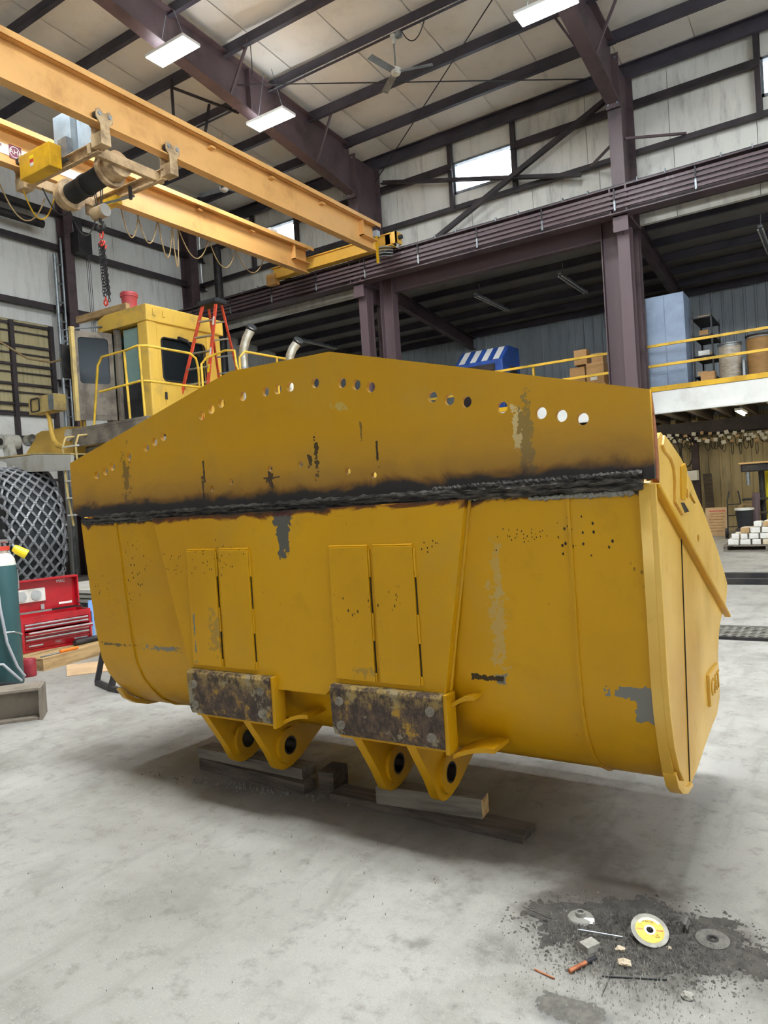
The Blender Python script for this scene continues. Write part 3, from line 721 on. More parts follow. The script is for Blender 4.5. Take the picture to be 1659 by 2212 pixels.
# rolled back skin, open to the far side
prof = [(2.845, 1.60), (2.848, 1.15), (2.85, .86), (2.862, .72), (2.895, .60), (2.955, .50), (3.05, .415), (3.18, .352), (3.352, .318), (3.6, .325), (3.8, .345), (3.99, .36), (4.10, .41)]
profL = [(2.847, 1.60), (2.88, 1.15), (2.905, .86), (2.93, .70), (2.975, .59), (3.04, .50), (3.11, .425), (3.21, .36), (3.36, .315)]+prof[9:]
def profat(x):
    u = (x-XL)/(XR-XL); return [(a[0]*(1-u)+b[0]*u, a[1]*(1-u)+b[1]*u) for a, b in zip(profL, prof)]
def loft(x0, x1, k, d_out, th):
    mb = MB(); ends = []
    for x in (x0, x1):
        pr = profat(x)[:k]; n = len(pr); o1 = []; o2 = []
        for i in range(n):
            d = (Vector(pr[min(i+1, n-1)])-Vector(pr[max(i-1, 0)])).normalized(); nn = Vector((-d.y, d.x))
            q = Vector(pr[i])-nn*d_out; o1.append((x, q.x, q.y)); q = q+nn*th; o2.append((x, q.x, q.y))
        ends += [o1, o2]
    n = k; vs = ends[0]+ends[1]+ends[2]+ends[3]; fs = []
    for i in range(n-1):
        fs += [(i, i+1, 2*n+i+1, 2*n+i), (n+i, 3*n+i, 3*n+i+1, n+i+1), (i, n+i, n+i+1, i+1), (2*n+i, 2*n+i+1, 3*n+i+1, 3*n+i)]
    fs += [(0, 2*n, 3*n, n), (n-1, 2*n-1, 4*n-1, 3*n-1)]
    return mb.add(vs, fs)
part('back_skin', loft(XL+.005, XR-.03, 13, 0, .03), 'bucket_skin_paint', bk, 0, 30)
# holed spill guard
GT = [(-.614, 1.618), (-.614, 1.950), (-2.072, 2.330), (-2.730, 2.334), (-2.92, 2.288), (-4.17, 1.966), (-4.17, 1.66), (-4.10, 1.618)]
holes = []
for hx, hy in ((208, 1027), (227, 1018), (242, 1008), (277, 987), (315, 967), (333, 955), (352, 944), (435, 898), (456, 884), (477, 871), (524, 856), (573, 846), (599, 841), (626, 836), (680, 827), (738, 827), (769, 831), (800, 836), (933, 857), (970, 863), (1007, 868), (1084, 880), (1168, 892), (1212, 898), (1258, 905)):
    q = ony(hx, hy, 2.81); holes.append(circle2(q.x, q.z, .0245, 20)[::-1])
for hx, hy in ((457, 1056), (498, 1041), (583, 1012), (648, 1003), (751, 1018), (807, 1026)):
    q = ony(hx, hy, 2.81); holes.append(circle2(q.x, q.z, .0155, 16)[::-1])
me = curve_plate(GT, holes, .024)
# the outline was drawn in (x, z): stand it up at its place
xform(me, Matrix(((1, 0, 0, -BX), (0, 0, -1, 2.824-BY), (0, 1, 0, -BZ), (0, 0, 0, 1))))
part('spill_guard', me, 'bucket_guard_paint', bk)
# cheek of the guard on the right side and its torch-cut edge
part('guard_edge', MB().prism([(2.86, 1.95), (2.86, 1.62), (2.90, 1.60), (2.915, 1.66), (2.91, 1.78), (2.89, 1.86)], 'X', XR-.02, XR+.022), 'copper', bk, .004)
# main weld between guard and skin: two rough passes
def weld(x0, x1, z0, z1, r0, r1, y, name, mt='weld_metal', n=140):
    pts = []; rr = []
    for i in range(n+1):
        u = i/n; x = x0+(x1-x0)*u
        pts.append((x, y-.004*random.random(), z0+(z1-z0)*u+.003*math.sin(i*1.7)+random.uniform(-.002, .002)))
        rr.append((r0+(r1-r0)*u)*(1+.22*random.uniform(-1, 1)))
    return part(name, MB().tube(pts, rr, 7), mt, bk, 0, 50)
weld(-4.10, -.66, 1.598, 1.598, .014, .020, 2.832, 'weld_bead')
weld(-3.95, -.66, 1.618, 1.622, .012, .018, 2.822, 'weld_bead')
weld(-1.55, -.66, 1.638, 1.642, .008, .014, 2.815, 'weld_bead')
weld(-4.10, -3.3, 1.578, 1.582, .010, .012, 2.838, 'weld_bead')
weld(-1.12, -.70, 1.570, 1.574, .008, .016, 2.842, 'slag_bead', 'slag_grey', 60)
weld(-1.62, -1.15, 1.584, 1.586, .006, .008, 2.842, 'slag_bead', 'slag_grey', 60)
# trapezoid centre plate standing proud of the skin
cpo = [(-3.41, 1.585), (-3.17, .70), (-2.60, .70), (-2.56, .665), (-2.22, .665), (-2.18, .70), (-1.555, .70), (-1.395, 1.585)]
part('centre_plate', MB().prism(cpo, 'Y', 2.80, 2.895), 'bucket_skin_paint', bk, .004)
for (xa, xb) in (((-3.41, 1.585), (-3.17, .70)), ((-1.395, 1.585), (-1.555, .70))):
    part('edge_weld', MB().tube([(xa[0]+(xb[0]-xa[0])*i/24, 2.845, xa[1]+(xb[1]-xa[1])*i/24) for i in range(25)], [.011*(1+.2*random.uniform(-1, 1)) for i in range(25)], 6), 'bucket_plain_paint', bk, 0, 60)
# closing web under the centre plate on both flanks (box section)
for x in (-3.160, -1.590):
    part('side_web', MB().prism([(2.81, 1.2), (2.81, .70), (2.90, .62), (2.87, .75), (2.855, 1.2)], 'X', x, x+.025), 'bucket_plain_paint', bk)
# four raised wear panels with stitch welds
for xa, xb in ((-3.130, -2.912), (-2.882, -2.667), (-2.136, -1.912), (-1.882, -1.667)):
    wp = part('wear_panel', MB().box(xa, xb, 2.786, 2.802, .756, 1.392), 'bucket_skin_paint', bk, .003)
    for za, zb in ((.95, 1.08), (1.25, 1.38), (.76, .80)):
        part('stitch_weld', MB().tube([(xb+.004, 2.797, za+(zb-za)*i/10) for i in range(11)], .007, 6), 'bucket_plain_paint', wp, 0, 60)
    part('top_weld', MB().tube([(xa+(xb-xa)*i/10, 2.797, 1.396) for i in range(11)], .006, 6), 'bucket_plain_paint', wp, 0, 60)
    for za, zb in ((.80, .95), (1.08, 1.25)):
        part('open_gap', MB().box(xb+.002, xb+.007, 2.796, 2.801, za, zb), 'bore_dark', wp)  # dark strip paints the shade between the stitch welds
# stop blocks above the hinge lugs
for xa, xb in ((-3.150, -2.545), (-2.155, -1.545)):
    wb = part('stop_block', MB().prism([(2.80, .735), (2.762, .735), (2.750, .72), (2.757, .53), (2.772, .49), (2.80, .49)], 'X', xa, xb), 'scuffed_block', bk, .003)
    part('block_cheek', MB().box(xb-.002, xb+.018, 2.765, 2.85, .47, .735), 'bucket_plain_paint', bk, .003)
    part('block_backing', MB().box(xa+.01, xb-.002, 2.80, 2.86, .47, .72), 'bucket_plain_paint', bk)
    for bx in (xa+.055, xb-.06):
        for bz in (.66, .545): part('bolt', MB().cyl((bx, 2.757, bz), (bx, 2.745, bz), .022, 14), 'bolt_worn', wb)
# hinge lugs
lugp = [(2.79, .50), (2.80, .47), (2.93, .27), (2.985, .165), (3.02, .140), (3.06, .132), (3.12, .138), (3.20, .165), (3.33, .235), (3.48, .31), (3.50, .36), (3.2, .42), (2.95, .55)]
for i, x in enumerate((-3.085, -2.765, -2.045, -1.745)):
    lp = [(a, b) for a, b in lugp]
    hole = circle2(3.085, .262, .05, 22)[::-1]
    me = curve_plate(lp, [hole], .05)
    xform(me, Matrix(((0, 0, 1, x-BX), (1, 0, 0, -BY), (0, 1, 0, -BZ), (0, 0, 0, 1))))
    lg = part('hinge_lug', me, 'bucket_plain_paint', bk)
    for s in (-1, 1):
        part('boss_ring', MB().ring((x+s*.022, 3.085, .262), (x+s*.045, 3.085, .262), .098, .05, 28), 'bucket_plain_paint', lg, 0, 40)
    part('bore_liner', MB().ring((x-.046, 3.085, .262), (x+.046, 3.085, .262), .052, .043, 28), 'bore_dark', lg, 0, 40)
# webs tying the lug pairs together
for xa, xb in ((-3.11, -2.74), (-2.07, -1.72)):
    part('lug_web', MB().sheet([(2.80, .50), (2.90, .44), (3.05, .42), (3.3, .36)], 'X', xa, xb, .03), 'bucket_plain_paint', bk)
# curled gussets beside the lugs
def gusset(x0, x1, y0, z0, name='gusset'):
    pts = [(y0, z0)]
    mb = MB(); n = 8
    prof = []
    for i in range(n+1):
        u = i/n; prof.append((x0+(x1-x0)*u, z0+.05*(1-(1-u)**2)))
    mb.add([(a, y, b+d) for y in (y0, y0+.16) for d in (0, .02) for a, b in prof],
           [(i, i+1, n+1+i+1, n+1+i) for i in range(n)]+[(2*(n+1)+i, 3*(n+1)+i, 3*(n+1)+i+1, 2*(n+1)+i+1) for i in range(n)]
           + [(i, 2*(n+1)+i, 2*(n+1)+i+1, i+1) for i in range(n)]+[(n+1+i, n+1+i+1, 3*(n+1)+i+1, 3*(n+1)+i) for i in range(n)]
           + [(0, n+1, 3*(n+1), 2*(n+1)), (n, 2*(n+1)+n, 3*(n+1)+n, n+1+n)])
    return part(name, mb, 'bucket_plain_paint', bk, 0, 40)
gusset(-1.53, -1.41, 2.80, .665)
gusset(-1.53, -1.33, 2.80, .445)
gusset(-2.53, -2.36, 2.82, .475)
# plate seams (overlap strips) that follow the rolled skin
pr_out = [(a, b) for a, b in prof[:11]]
for x, w in ((-3.80, .022), (-.958, .012)):
    part('seam_strip', loft(x-w/2, x+w/2, 9, .009, .012), 'bucket_plain_paint', bk, 0, 40)
part('outer_overlay', loft(XL, -3.80, 8, .005, .008), 'bucket_skin_paint', bk, 0, 40)
# side plates
sp = [(3.079, 1.804), (3.179, 1.780), (3.314, 1.740), (3.442, 1.697), (3.596, 1.636), (3.692, 1.590), (3.795, 1.530), (3.919, 1.468), (4.105, 1.356), (4.321, 1.220), (4.522, 1.072), (4.618, .992), (4.577, .936), (4.499, .880), (4.356, .847), (4.287, .820), (4.219, .770), (4.153, .679), (4.138, .590), (4.130, .450), (4.017, .394), (3.845, .380), (3.625, .350), (3.431, .317), (3.304, .308), (3.15, .328), (3.018, .390), (2.945, .455), (2.89, .585), (2.852, .72), (2.838, .86), (2.836, 1.15), (2.826, 1.60), (2.87, 1.615), (2.92, 1.66), (2.95, 1.75)]
q1 = [onx(*p, XR) for p in ((1478, 1048), (1486, 1058), (1487, 1080), (1479, 1067))]
q2 = [onx(*p, XR) for p in ((1490, 1062), (1503, 1087), (1499, 1088), (1489, 1074))]
q3 = [onx(1508+2.0*math.cos(a), 1163+9*math.sin(a), XR) for a in [2*math.pi*i/12 for i in range(12)]]
for X, side in ((XR-.02, 1), (XL+.02, -1)):
    if side < 0: sp = sp[:25]+[(3.22, .345), (3.12, .41), (3.05, .485), (2.985, .58), (2.945, .70), (2.92, .86), (2.895, 1.15), (2.86, 1.60)]+sp[33:]
    me = curve_plate(sp, [[(p.y, p.z) for p in q][::-1] for q in (q1, q2, q3)] if side == 1 else [], .04)
    xform(me, Matrix(((0, 0, 1, X-BX), (1, 0, 0, -BY), (0, 1, 0, -BZ), (0, 0, 0, 1))))
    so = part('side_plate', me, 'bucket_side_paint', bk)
    e0 = X+side*.02
    # raised rear rim along the back edge
    rim = [(a+.002, b) for a, b in ((2.826, 1.60), (2.836, 1.15), (2.838, .86), (2.852, .72), (2.89, .585), (2.955, .475), (3.03, .405))]
    mb = MB(); n = len(rim)
    x0, x1 = sorted((e0-.002*side, e0+.022*side))
    mb.prism(rim+[(a+.018, b+.003) for a, b in rim[::-1]], 'X', x0, x1)
    if side > 0: part('rear_rim', mb, 'bucket_side_paint', so, .003)
    # heel shoe at the bottom corner
    dyh = .06 if side < 0 else 0
    hs = [(2.955, .47), (3.0, .415), (3.07, .37), (3.16, .335), (3.26, .315), (3.26, .298), (3.15, .308), (3.05, .345), (2.98, .395), (2.94, .46)]
    part('heel_shoe', MB().prism([(a+dyh*1.4, b+.008*(side < 0)) for a, b in hs], 'X', *sorted((e0-.04*side, e0+.010*side))), 'bucket_side_paint', so, .003, 40)
    # diagonal stiffener bar and the doubled upper cheek
    a = onx(1408, 1050, XR); b = onx(1566, 1330, XR)
    part('diagonal_bar', MB().obox(((e0+.014*side), (a.y+b.y)/2, (a.z+b.z)/2), ((0, b.y-a.y, b.z-a.z), (1, 0, 0), (0, -(b.z-a.z), b.y-a.y)), ((b-a).length/2, .016, .009)), 'bucket_plain_paint', so, .004)
    if side == 1:
        g1_ = [onx(*p, XR) for p in ((1427, 962), (1432, 975), (1445, 990), (1452, 1010), (1455, 1040), (1455, 1085), (1471, 1112), (1487, 1108), (1475, 1083), (1476, 1050), (1477, 1012), (1465, 990), (1440, 953), (1430, 940))]
        gb = part('corner_guard', MB().prism([(p.y, p.z) for p in g1_], 'X', e0-.001, e0+.012), 'bucket_side_paint', so, .003)
        g2_ = [onx(*p, XR) for p in ((1463, 1008), (1471, 1001), (1475, 1014), (1473, 1080), (1464, 1079))]
        part('guard_ridge', MB().prism([(p.y, p.z) for p in g2_], 'X', e0+.011, e0+.019), 'bucket_plain_paint', gb, .003)
        g3_ = [onx(*p, XR) for p in ((1464, 1086), (1471, 1086), (1482, 1105), (1473, 1108))]
        part('guard_slot', MB().prism([(p.y, p.z) for p in g3_], 'X', e0+.011, e0+.0135), 'bore_dark', gb)
        a = onx(1470, 1140, XR); b = onx(1489, 1688, XR)
        part('plate_joint', MB().beam((e0+.001, a.y, a.z), (e0+.001, b.y, b.z), .006, .006), 'bore_dark', so)
        pl = [onx(*p, XR) for p in ((1536, 1450), (1545, 1438), (1553, 1512), (1541, 1522))]
        pp = part('emblem_plate', MB().box(e0-.001, e0+.016, 3.77, 4.05, .50, .655), 'bucket_side_paint', so, .004)
        me = text_mesh('CAT', .125, .003)
        xform(me, basis((0, 1, 0), (0, 0, 1), (e0+.017-BX, 3.91-BY, .578-BZ)))
        part('emblem_lettering', me, 'bucket_plain_paint', pp)
# inside: cutting lip and top rail on the far side
part('cutting_lip', MB().prism([(4.08, .36), (4.17, .37), (4.17, .40), (4.08, .41)], 'X', XL+.04, XR-.04), 'black_steel', bk)
part('inner_rail', MB().box(XL+.04, XR-.04, 2.87, 2.95, 1.62, 1.66), 'bucket_plain_paint', bk)
# ---------------------------------------------------------------- timbers under the bucket
def timber(name, p, q, w, h, z, mt, label, group, rotn=0, end=None):
    """box lying along p->q (floor points), bottom at z"""
    p = V3(p); q = V3(q); d = (q-p); L = d.length; ang = math.atan2(d.y, d.x); c = (p+q)/2
    t_ = thing(name, label, 'timber', (c.x, c.y, z), ang, group)
    part('block', MB().box(-L/2, L/2, -w/2, w/2, 0, h), mt, t_, .004, None, local=True)
    if end:
        part('sawn_end', MB().box(L/2-.001, L/2+.002, -w/2+.003, w/2-.003, .003, h-.003), end, t_, local=True)
    return t_
timber('support_block', (-2.15, 3.115, 0), (-1.575, 3.175, 0), .10, .096, .036, 'wood_grey', 'grey squared timber under the right lugs with a fresh sawn end', 'timbers under the bucket', 0, 'wood_end')
timber('support_plank', (-2.46, 3.15, 0), (-1.33, 3.12, 0), .15, .036, 0, 'wood_bark', 'long brown plank on the floor under the right timber', 'timbers under the bucket')
timber('support_block', (-3.50, 3.16, 0), (-2.62, 3.11, 0), .10, .066, 0, 'wood_bark', 'dark lower timber on the floor under the left lugs', 'timbers under the bucket')
timber('support_block', (-3.52, 3.18, 0), (-2.66, 3.16, 0), .12, .062, .067, 'wood_grey', 'long grey splintered timber directly under the left lugs', 'timbers under the bucket')
timber('support_block', (-2.59, 3.22, 0), (-2.49, 3.23, 0), .16, .115, 0, 'wood_bark', 'short dark block end right of the left timbers', 'timbers under the bucket')
# ---------------------------------------------------------------- overhead crane
G1, G2 = -10.5, -12.8
cr = thing('overhead_crane', 'ochre yellow double girder bridge crane spanning the hall', 'crane', (-11.65, 10, 8.3))
def girder(x, z0, z1, tag_, inner):
    part(tag_, MB().ibeam((x, -4.0, (z0+z1)/2), (x, 16.55, (z0+z1)/2), z1-z0, .20, .016, .03), 'crane_yellow', cr)
    # capping channel on the top flange
    part('cap_channel', MB().extr([(-.19, .03), (.19, .03), (.19, -.07), (.175, -.07), (.175, .015), (-.175, .015), (-.175, -.07), (-.19, -.07)], (x, -4.0, z1), (x, 16.7, z1)), 'crane_yellow', cr)
    part('wear_strip', MB().box(x-.10, x-.03, 9.7, 16.4, z0+.031, z0+.034), 'crane_worn', cr)
    for y in (10.6, 12.4, 14.2):
        part('lug_plate', MB().box(x+.01, x+.12, y, y+.12, z1-.16, z1-.12), 'crane_yellow', cr)
    for s in (-1, 1):
        part('end_gusset', MB().box(x+s*.01, x+s*.17, 15.9, 16.55, z0+.25, z0+.275).box(x+s*.01, x+s*.15, 15.9, 15.92, z0+.25, z1-.06), 'crane_yellow', cr)
girder(G1, 8.29, 9.0, 'girder', 1)
girder(G2, 8.21, 8.92, 'girder', -1)
part('end_truck', MB().ibeam((-14.35, 16.95, 8.62), (-10.1, 16.95, 8.62), .34, .26, .015, .03).box(-14.3, -10.15, 16.86, 16.88, 8.47, 8.77), 'crane_yellow_clean', cr)
for x in (-14.1, -10.35):
    part('truck_wheel', MB().cyl((x, 17.1, 8.62), (x, 17.3, 8.62), .14, 20), 'black_steel', cr, 0, 40)
part('truck_bracket', MB().box(-10.3, -9.95, 16.86, 16.90, 8.5, 8.8).box(-9.99, -9.95, 16.86, 17.15, 8.5, 8.8), 'crane_yellow_clean', cr)
part('bumper', MB().cyl((-9.95, 17.0, 8.66), (-9.85, 17.0, 8.66), .06, 12), 'dark_rubber', cr)
part('switch_box', MB().box(-10.55, -10.40, 16.62, 16.78, 8.72, 8.88), 'enclosure_grey', cr, .006)
part('collector_mast', MB().box(-10.47, -10.42, 16.62, 16.68, 8.0, 8.72), 'safety_yellow', cr)
for i, z in enumerate((8.18, 8.26, 8.34, 8.42)):
    part('collector_arm', MB().tube([(-10.42, 16.68, z), (-10.3, 16.75, z+.02), (-10.1, 16.9, z)], .018, 6), 'grey_metal', cr)
part('end_stop', MB().box(-14.55, -14.2, 16.8, 17.0, 8.30, 8.62), 'crane_yellow', cr)
part('panel_box', MB().box(-14.25, -13.0, 15.3, 15.6, 8.95, 9.25), 'white_paint', cr, .01)
# maker's sign on the far girder
sx = G2+.011
part('sign_band', MB().box(sx, sx+.004, 7.3, 9.4, 8.41, 8.60), 'sign_white', cr)
part('sign_badge', MB().box(sx+.004, sx+.007, 7.83, 8.07, 8.38, 8.63), 'sign_maroon', cr, .002)
part('badge_ring', MB().ring((sx+.007, 7.94, 8.505), (sx+.009, 7.94, 8.505), .105, .092, 28, (0, 0, 1)), 'sign_white', cr)
for s, sz, y, z, mt_ in (('AHo', .13, 7.955, 8.505, 'sign_white'), ('ABE', .24, 8.36, 8.50, 'sign_maroon'), ('ER', .07, 7.66, 8.55, 'sign_maroon')):
    me = text_mesh(s, sz, .001); o_ = ORG[cr.name]
    xform(me, basis((0, 1, 0), (0, 0, 1), (sx+.009-o_.x, y-o_.y, z-o_.z)))
    part('sign_lettering', me, mt_, cr)
# trolley hoist under the girders
tr = thing('trolley_hoist', 'yellow wire rope hoist trolley hanging under the crane girders', 'hoist', (-11.65, 8.8, 7.7))
for y in (8.15, 9.55):
    part('cross_beam', MB().chan((-12.75, y, 7.98), (-10.55, y, 7.98), .2, .09, .015), 'crane_worn', tr)
for x in (-12.62, -10.78):
    part('side_beam', MB().box(x-.05, x+.05, 8.05, 9.65, 7.90, 8.08), 'crane_worn', tr, .008)
for gx, gz in ((G1, 8.29), (G2, 8.21)):
    for y in (8.1, 9.58):
        for s in (-1, 1):
            x = gx+s*.125
            pl = [(y-.16, gz+.20), (y-.10, gz+.24), (y, gz+.17), (y+.10, gz+.24), (y+.16, gz+.20), (y+.17, gz+.08), (y+.09, gz-.02), (y+.09, gz-.16), (y-.09, gz-.16), (y-.09, gz-.02), (y-.17, gz+.08)]
            sp_ = part('wheel_plate', MB().prism(pl, 'X', x-.01, x+.01), 'crane_worn', tr, .004)
            for dy in (-.10, .10):
                part('wheel', MB().cyl((x-s*.07, y+dy, gz+.11), (x-s*.012, y+dy, gz+.11), .085, 18), 'black_steel', sp_, 0, 40)
                part('axle_bolt', MB().cyl((x, y+dy, gz+.14), (x+s*.03, y+dy, gz+.14), .035, 8), 'grey_metal', sp_)
        part('hanger_block', MB().box(gx-.14, gx+.14, y-.1, y+.1, gz-.36, gz-.14), 'crane_worn', tr, .01)
part('control_box', MB().box(-12.42, -11.50, 7.78, 8.02, 7.83, 8.25), 'safety_yellow', tr, .015)
for z, mt_ in ((8.10, 'label_yellow'), (8.03, 'label_red'), (7.97, 'paper_white')):
    part('decal', MB().box(-12.08, -11.98, 7.774, 7.779, z, z+.06), mt_, tr)
part('electric_cabinet', MB().box(-11.98, -11.48, 8.22, 8.40, 8.12, 8.98), 'enclosure_grey', tr, .01)
part('electric_cabinet', MB().box(-11.46, -11.0, 8.34, 8.6, 8.25, 8.98), 'enclosure_grey', tr, .01)
part('resistor_box', MB().box(-11.72, -11.46, 8.10, 8.24, 8.02, 8.45), 'grey_metal', tr, .01)
part('rope_drum', MB().cyl((-12.3, 8.75, 7.86), (-11.2, 8.75, 7.95), .19, 28), 'dark_rubber', tr, 0, 40)
part('drum_collar', MB().cyl((-11.9, 8.75, 7.89), (-11.8, 8.75, 7.90), .205, 28), 'black_steel', tr, 0, 40)
part('drum_flange', MB().cyl((-12.42, 8.75, 7.85), (-12.3, 8.75, 7.86), .29, 32).cyl((-12.55, 8.75, 7.84), (-12.42, 8.75, 7.85), .24, 32), 'crane_worn', tr, 0, 40)
part('drum_flange', MB().cyl((-11.2, 8.75, 7.95), (-11.1, 8.75, 7.96), .30, 32), 'crane_worn', tr, 0, 40)
part('hoist_motor', MB().cyl((-11.1, 8.75, 7.96), (-10.85, 8.75, 8.0), .24, 24), 'crane_worn', tr, 0, 40)
part('rope_guide', MB().beam((-12.0, 9.0, 7.62), (-11.3, 9.4, 7.75), .04, .03), 'grey_metal', tr)
part('limit_switch', MB().beam((-11.3, 9.3, 7.65), (-11.3, 9.3, 7.9), .05, .05), 'black_steel', tr)
for x in (-11.75, -11.68, -11.5, -11.42): part('wire_rope', MB().cyl((x, 8.8, 7.9), (-11.58+(x+11.58)*.45, 8.8, 7.42), .008, 5), 'black_steel', tr)
part('yellow_tail', MB().box(-12.2, -11.8, 9.35, 9.5, 7.75, 7.9), 'safety_yellow', tr)
# hook block
hk = thing('hook_block', 'worn steel hook block hanging on wire ropes from the hoist', 'hook', (-11.58, 8.8, 6.95))
part('sheave_block', MB().cyl((-11.74, 8.8, 7.33), (-11.42, 8.8, 7.33), .12, 26), 'crane_worn', hk, 0, 40)
part('sheave_cap', MB().cyl((-11.42, 8.8, 7.33), (-11.405, 8.8, 7.33), .115, 26), 'slag_grey', hk, 0, 40)
part('hook', MB().tube([(-11.58, 8.8, 7.22), (-11.58, 8.8, 7.16), (-11.52, 8.8, 7.12), (-11.49, 8.8, 7.06), (-11.52, 8.8, 7.0), (-11.58, 8.8, 6.98), (-11.65, 8.8, 7.01), (-11.68, 8.8, 7.07), (-11.66, 8.8, 7.12)], [.03, .03, .035, .04, .042, .042, .038, .03, .015], 10), 'black_steel', hk, 0, 50)
part('latch', MB().beam((-11.53, 8.8, 7.13), (-11.65, 8.8, 7.11), .02, .012), 'bright_metal', hk)
# chain sling
cs_ = thing('chain_sling', 'black chain sling with red fittings hanging from the crane hook', 'chain', (-11.6, 8.8, 5.62))
part('master_link', MB().tube([(-11.58+.045*math.sin(a), 8.8, 6.93+.09*math.cos(a)) for a in [2*math.pi*i/16 for i in range(16)]], .016, 6, True), 'red_steel', cs_, 0, 50)
for k, (dx, dy) in enumerate(((-.06, .02), (.06, -.02), (0, .05))):
    part('shortener', MB().tube([(-11.59+dx+.04*math.sin(a), 8.8+dy+.03*math.cos(a), 6.78-.05*k+.05*math.cos(a)) for a in [2*math.pi*i/10 for i in range(10)]], .018, 6, True), 'red_steel', cs_, 0, 50)
for k in range(5):
    mb = MB(); x0 = -11.63+.025*k; y0 = 8.77+.02*(k % 3)
    nl = 17 if k != 2 else 19
    for i in range(nl):
        z = 6.72-.058*i; a0 = (i % 2)*math.pi/2+.3*k
        xx = x0+.004*i*(.6 if k < 2 else 1.2); pts = []
        for j in range(8):
            b = 2*math.pi*j/8; u = .02*math.sin(b); w = .036*math.cos(b)
            pts.append((xx+u*math.cos(a0), y0+u*math.sin(a0), z+w))
        mb.tube(pts, .0085, 4, True)
    part('chain_leg', mb, 'black_steel', cs_, 0, 60, stuff=True)
part('hook_end', MB().tube([(-11.585, 8.8, 5.76), (-11.585, 8.8, 5.70), (-11.54, 8.8, 5.66), (-11.55, 8.8, 5.60), (-11.60, 8.8, 5.59), (-11.64, 8.8, 5.64), (-11.62, 8.8, 5.70)], .018, 6), 'red_steel', cs_, 0, 50)
# festoon cables looping under the far girder and the trolley
fc = 0
for (a, b, dr) in (((250, 450), (290, 465), .55), ((285, 455), (330, 475), .55), ((330, 470), (362, 480), .75), ((360, 480), (375, 490), .9), ((375, 490), (440, 500), .55), ((440, 510), (500, 540), .55), ((500, 545), (560, 560), .45)):
    p = onx(*a, -13.05); q = onx(*b, -13.05); p.z = q.z = 8.205; p.x = q.x = -12.88; q.y -= .03
    solo('festoon_cable', MB().tube(sag(p, q, dr), .014, 6), 'hose_tan', 'tan cable loop %s hanging under the far crane girder' % ['first from the hoist', 'second from the hoist', 'third from the hoist', 'fourth from the hoist', 'fifth from the hoist', 'sixth from the hoist', 'nearest the end truck'][fc], 'cable', 'festoon cable loops', smooth=60); fc += 1
for k, (x, y0, y1, dr, mt_) in enumerate(((-12.95, 7.7, 8.6, .55, 'hose_tan'), (-12.80, 8.05, 8.7, .5, 'safety_yellow'), (-12.7, 8.9, 9.6, .6, 'black_steel'), (-12.55, 8.3, 9.0, .4, 'black_steel'))):
    solo('hoist_cable', MB().tube(sag((x, y0, 7.9), (x, y1, 7.9), dr), .014, 6), mt_, ['tan cable loop below the hoist control box', 'yellow cable loop below the hoist control box', 'black cable loop below the rope drum', 'short black cable loop under the hoist wheels'][k], 'cable', 'cable loops below the hoist', smooth=60)
# ---------------------------------------------------------------- ceiling fan
def fan(x, y, zh, ztop, rad, a0, label):
    f_ = thing('ceiling_fan', label, 'fan', (x, y, zh-.08), None, 'ceiling fans')
    part('canopy', MB().lathe([(.03, ztop-.22), (.07, ztop-.12), (.08, ztop-.02), (.08, ztop)], (x, y, 0), 16), 'dirty_white', f_, 0, 40)
    part('downrod', MB().cyl((x, y, zh+.08), (x, y, ztop-.2), .018, 8), 'grey_metal', f_, 0, 40)
    part('motor', MB().lathe([(.03, zh-.08), (.09, zh-.06), (.12, zh-.01), (.12, zh+.05), (.07, zh+.09), (.03, zh+.12)], (x, y, 0), 20), 'dirty_white', f_, 0, 40)
    for k in range(3):
        a = a0+k*2*math.pi/3; d = Vector((math.cos(a), math.sin(a), 0)); s = Vector((-math.sin(a), math.cos(a), 0))
        part('blade', MB().obox(V3((x, y, zh))+d*(rad/2+.1), (d, s+Vector((0, 0, .25)), Vector((0, 0, 1))-s*.25), (rad/2, .075, .005)), 'grey_metal', f_)
fan(-7.95, 13.9, 10.93, 11.75, .72, math.radians(20), 'three bladed grey ceiling fan hanging between the two rafters')
pf = atd(380, 370, 17.5)
fan(-13.9, pf.y+2.2, 10.3, 11.8, .72, math.radians(70), 'second ceiling fan half hidden behind the crane girder')
solo('fan_power_cord', MB().tube(sag((-7.75, 13.9, 11.75), (-7.15, 13.9, 11.78), .35), .012, 6), 'black_steel', 'black power cord looping beside the ceiling fan', 'cord', smooth=60)
solo('fan_outlet_box', MB().box(-7.86, -7.74, 13.82, 13.92, 11.60, 11.76), 'grey_metal', 'small grey outlet box on the purlin above the fan', 'box', bevel=.006)
solo('conduit', MB().cyl((-15, 13.80, 11.72), (-2, 13.80, 11.72), .014, 6), 'bright_metal', 'thin bright conduit along the purlin above the fan', 'pipe')
hb = thing('hanger_bracket', 'dark steel angle bracket under the roof left of the lamps', 'bracket', (-12.9, 12.0, 11.0))
part('post', MB().beam((-13.1, 12.2, 10.6), (-13.1, 12.2, 11.9), .05, .05), 'girt_dark', hb)
part('arm', MB().beam((-13.1, 12.2, 11.7), (-12.3, 13.6, 11.4), .05, .05), 'girt_dark', hb)
part('strut', MB().beam((-12.7, 13.0, 11.5), (-12.8, 12.9, 10.8), .05, .05), 'girt_dark', hb)
# ---------------------------------------------------------------- wheel loader behind the bucket
ld = thing('wheel_loader', 'big pale yellow wheel loader with chained tire and open cab door', 'loader', (-11.5, 10.5, 0))
CX_, CY_ = -11.67, 9.80         # rear left corner of the cab
YF_ = 9.80
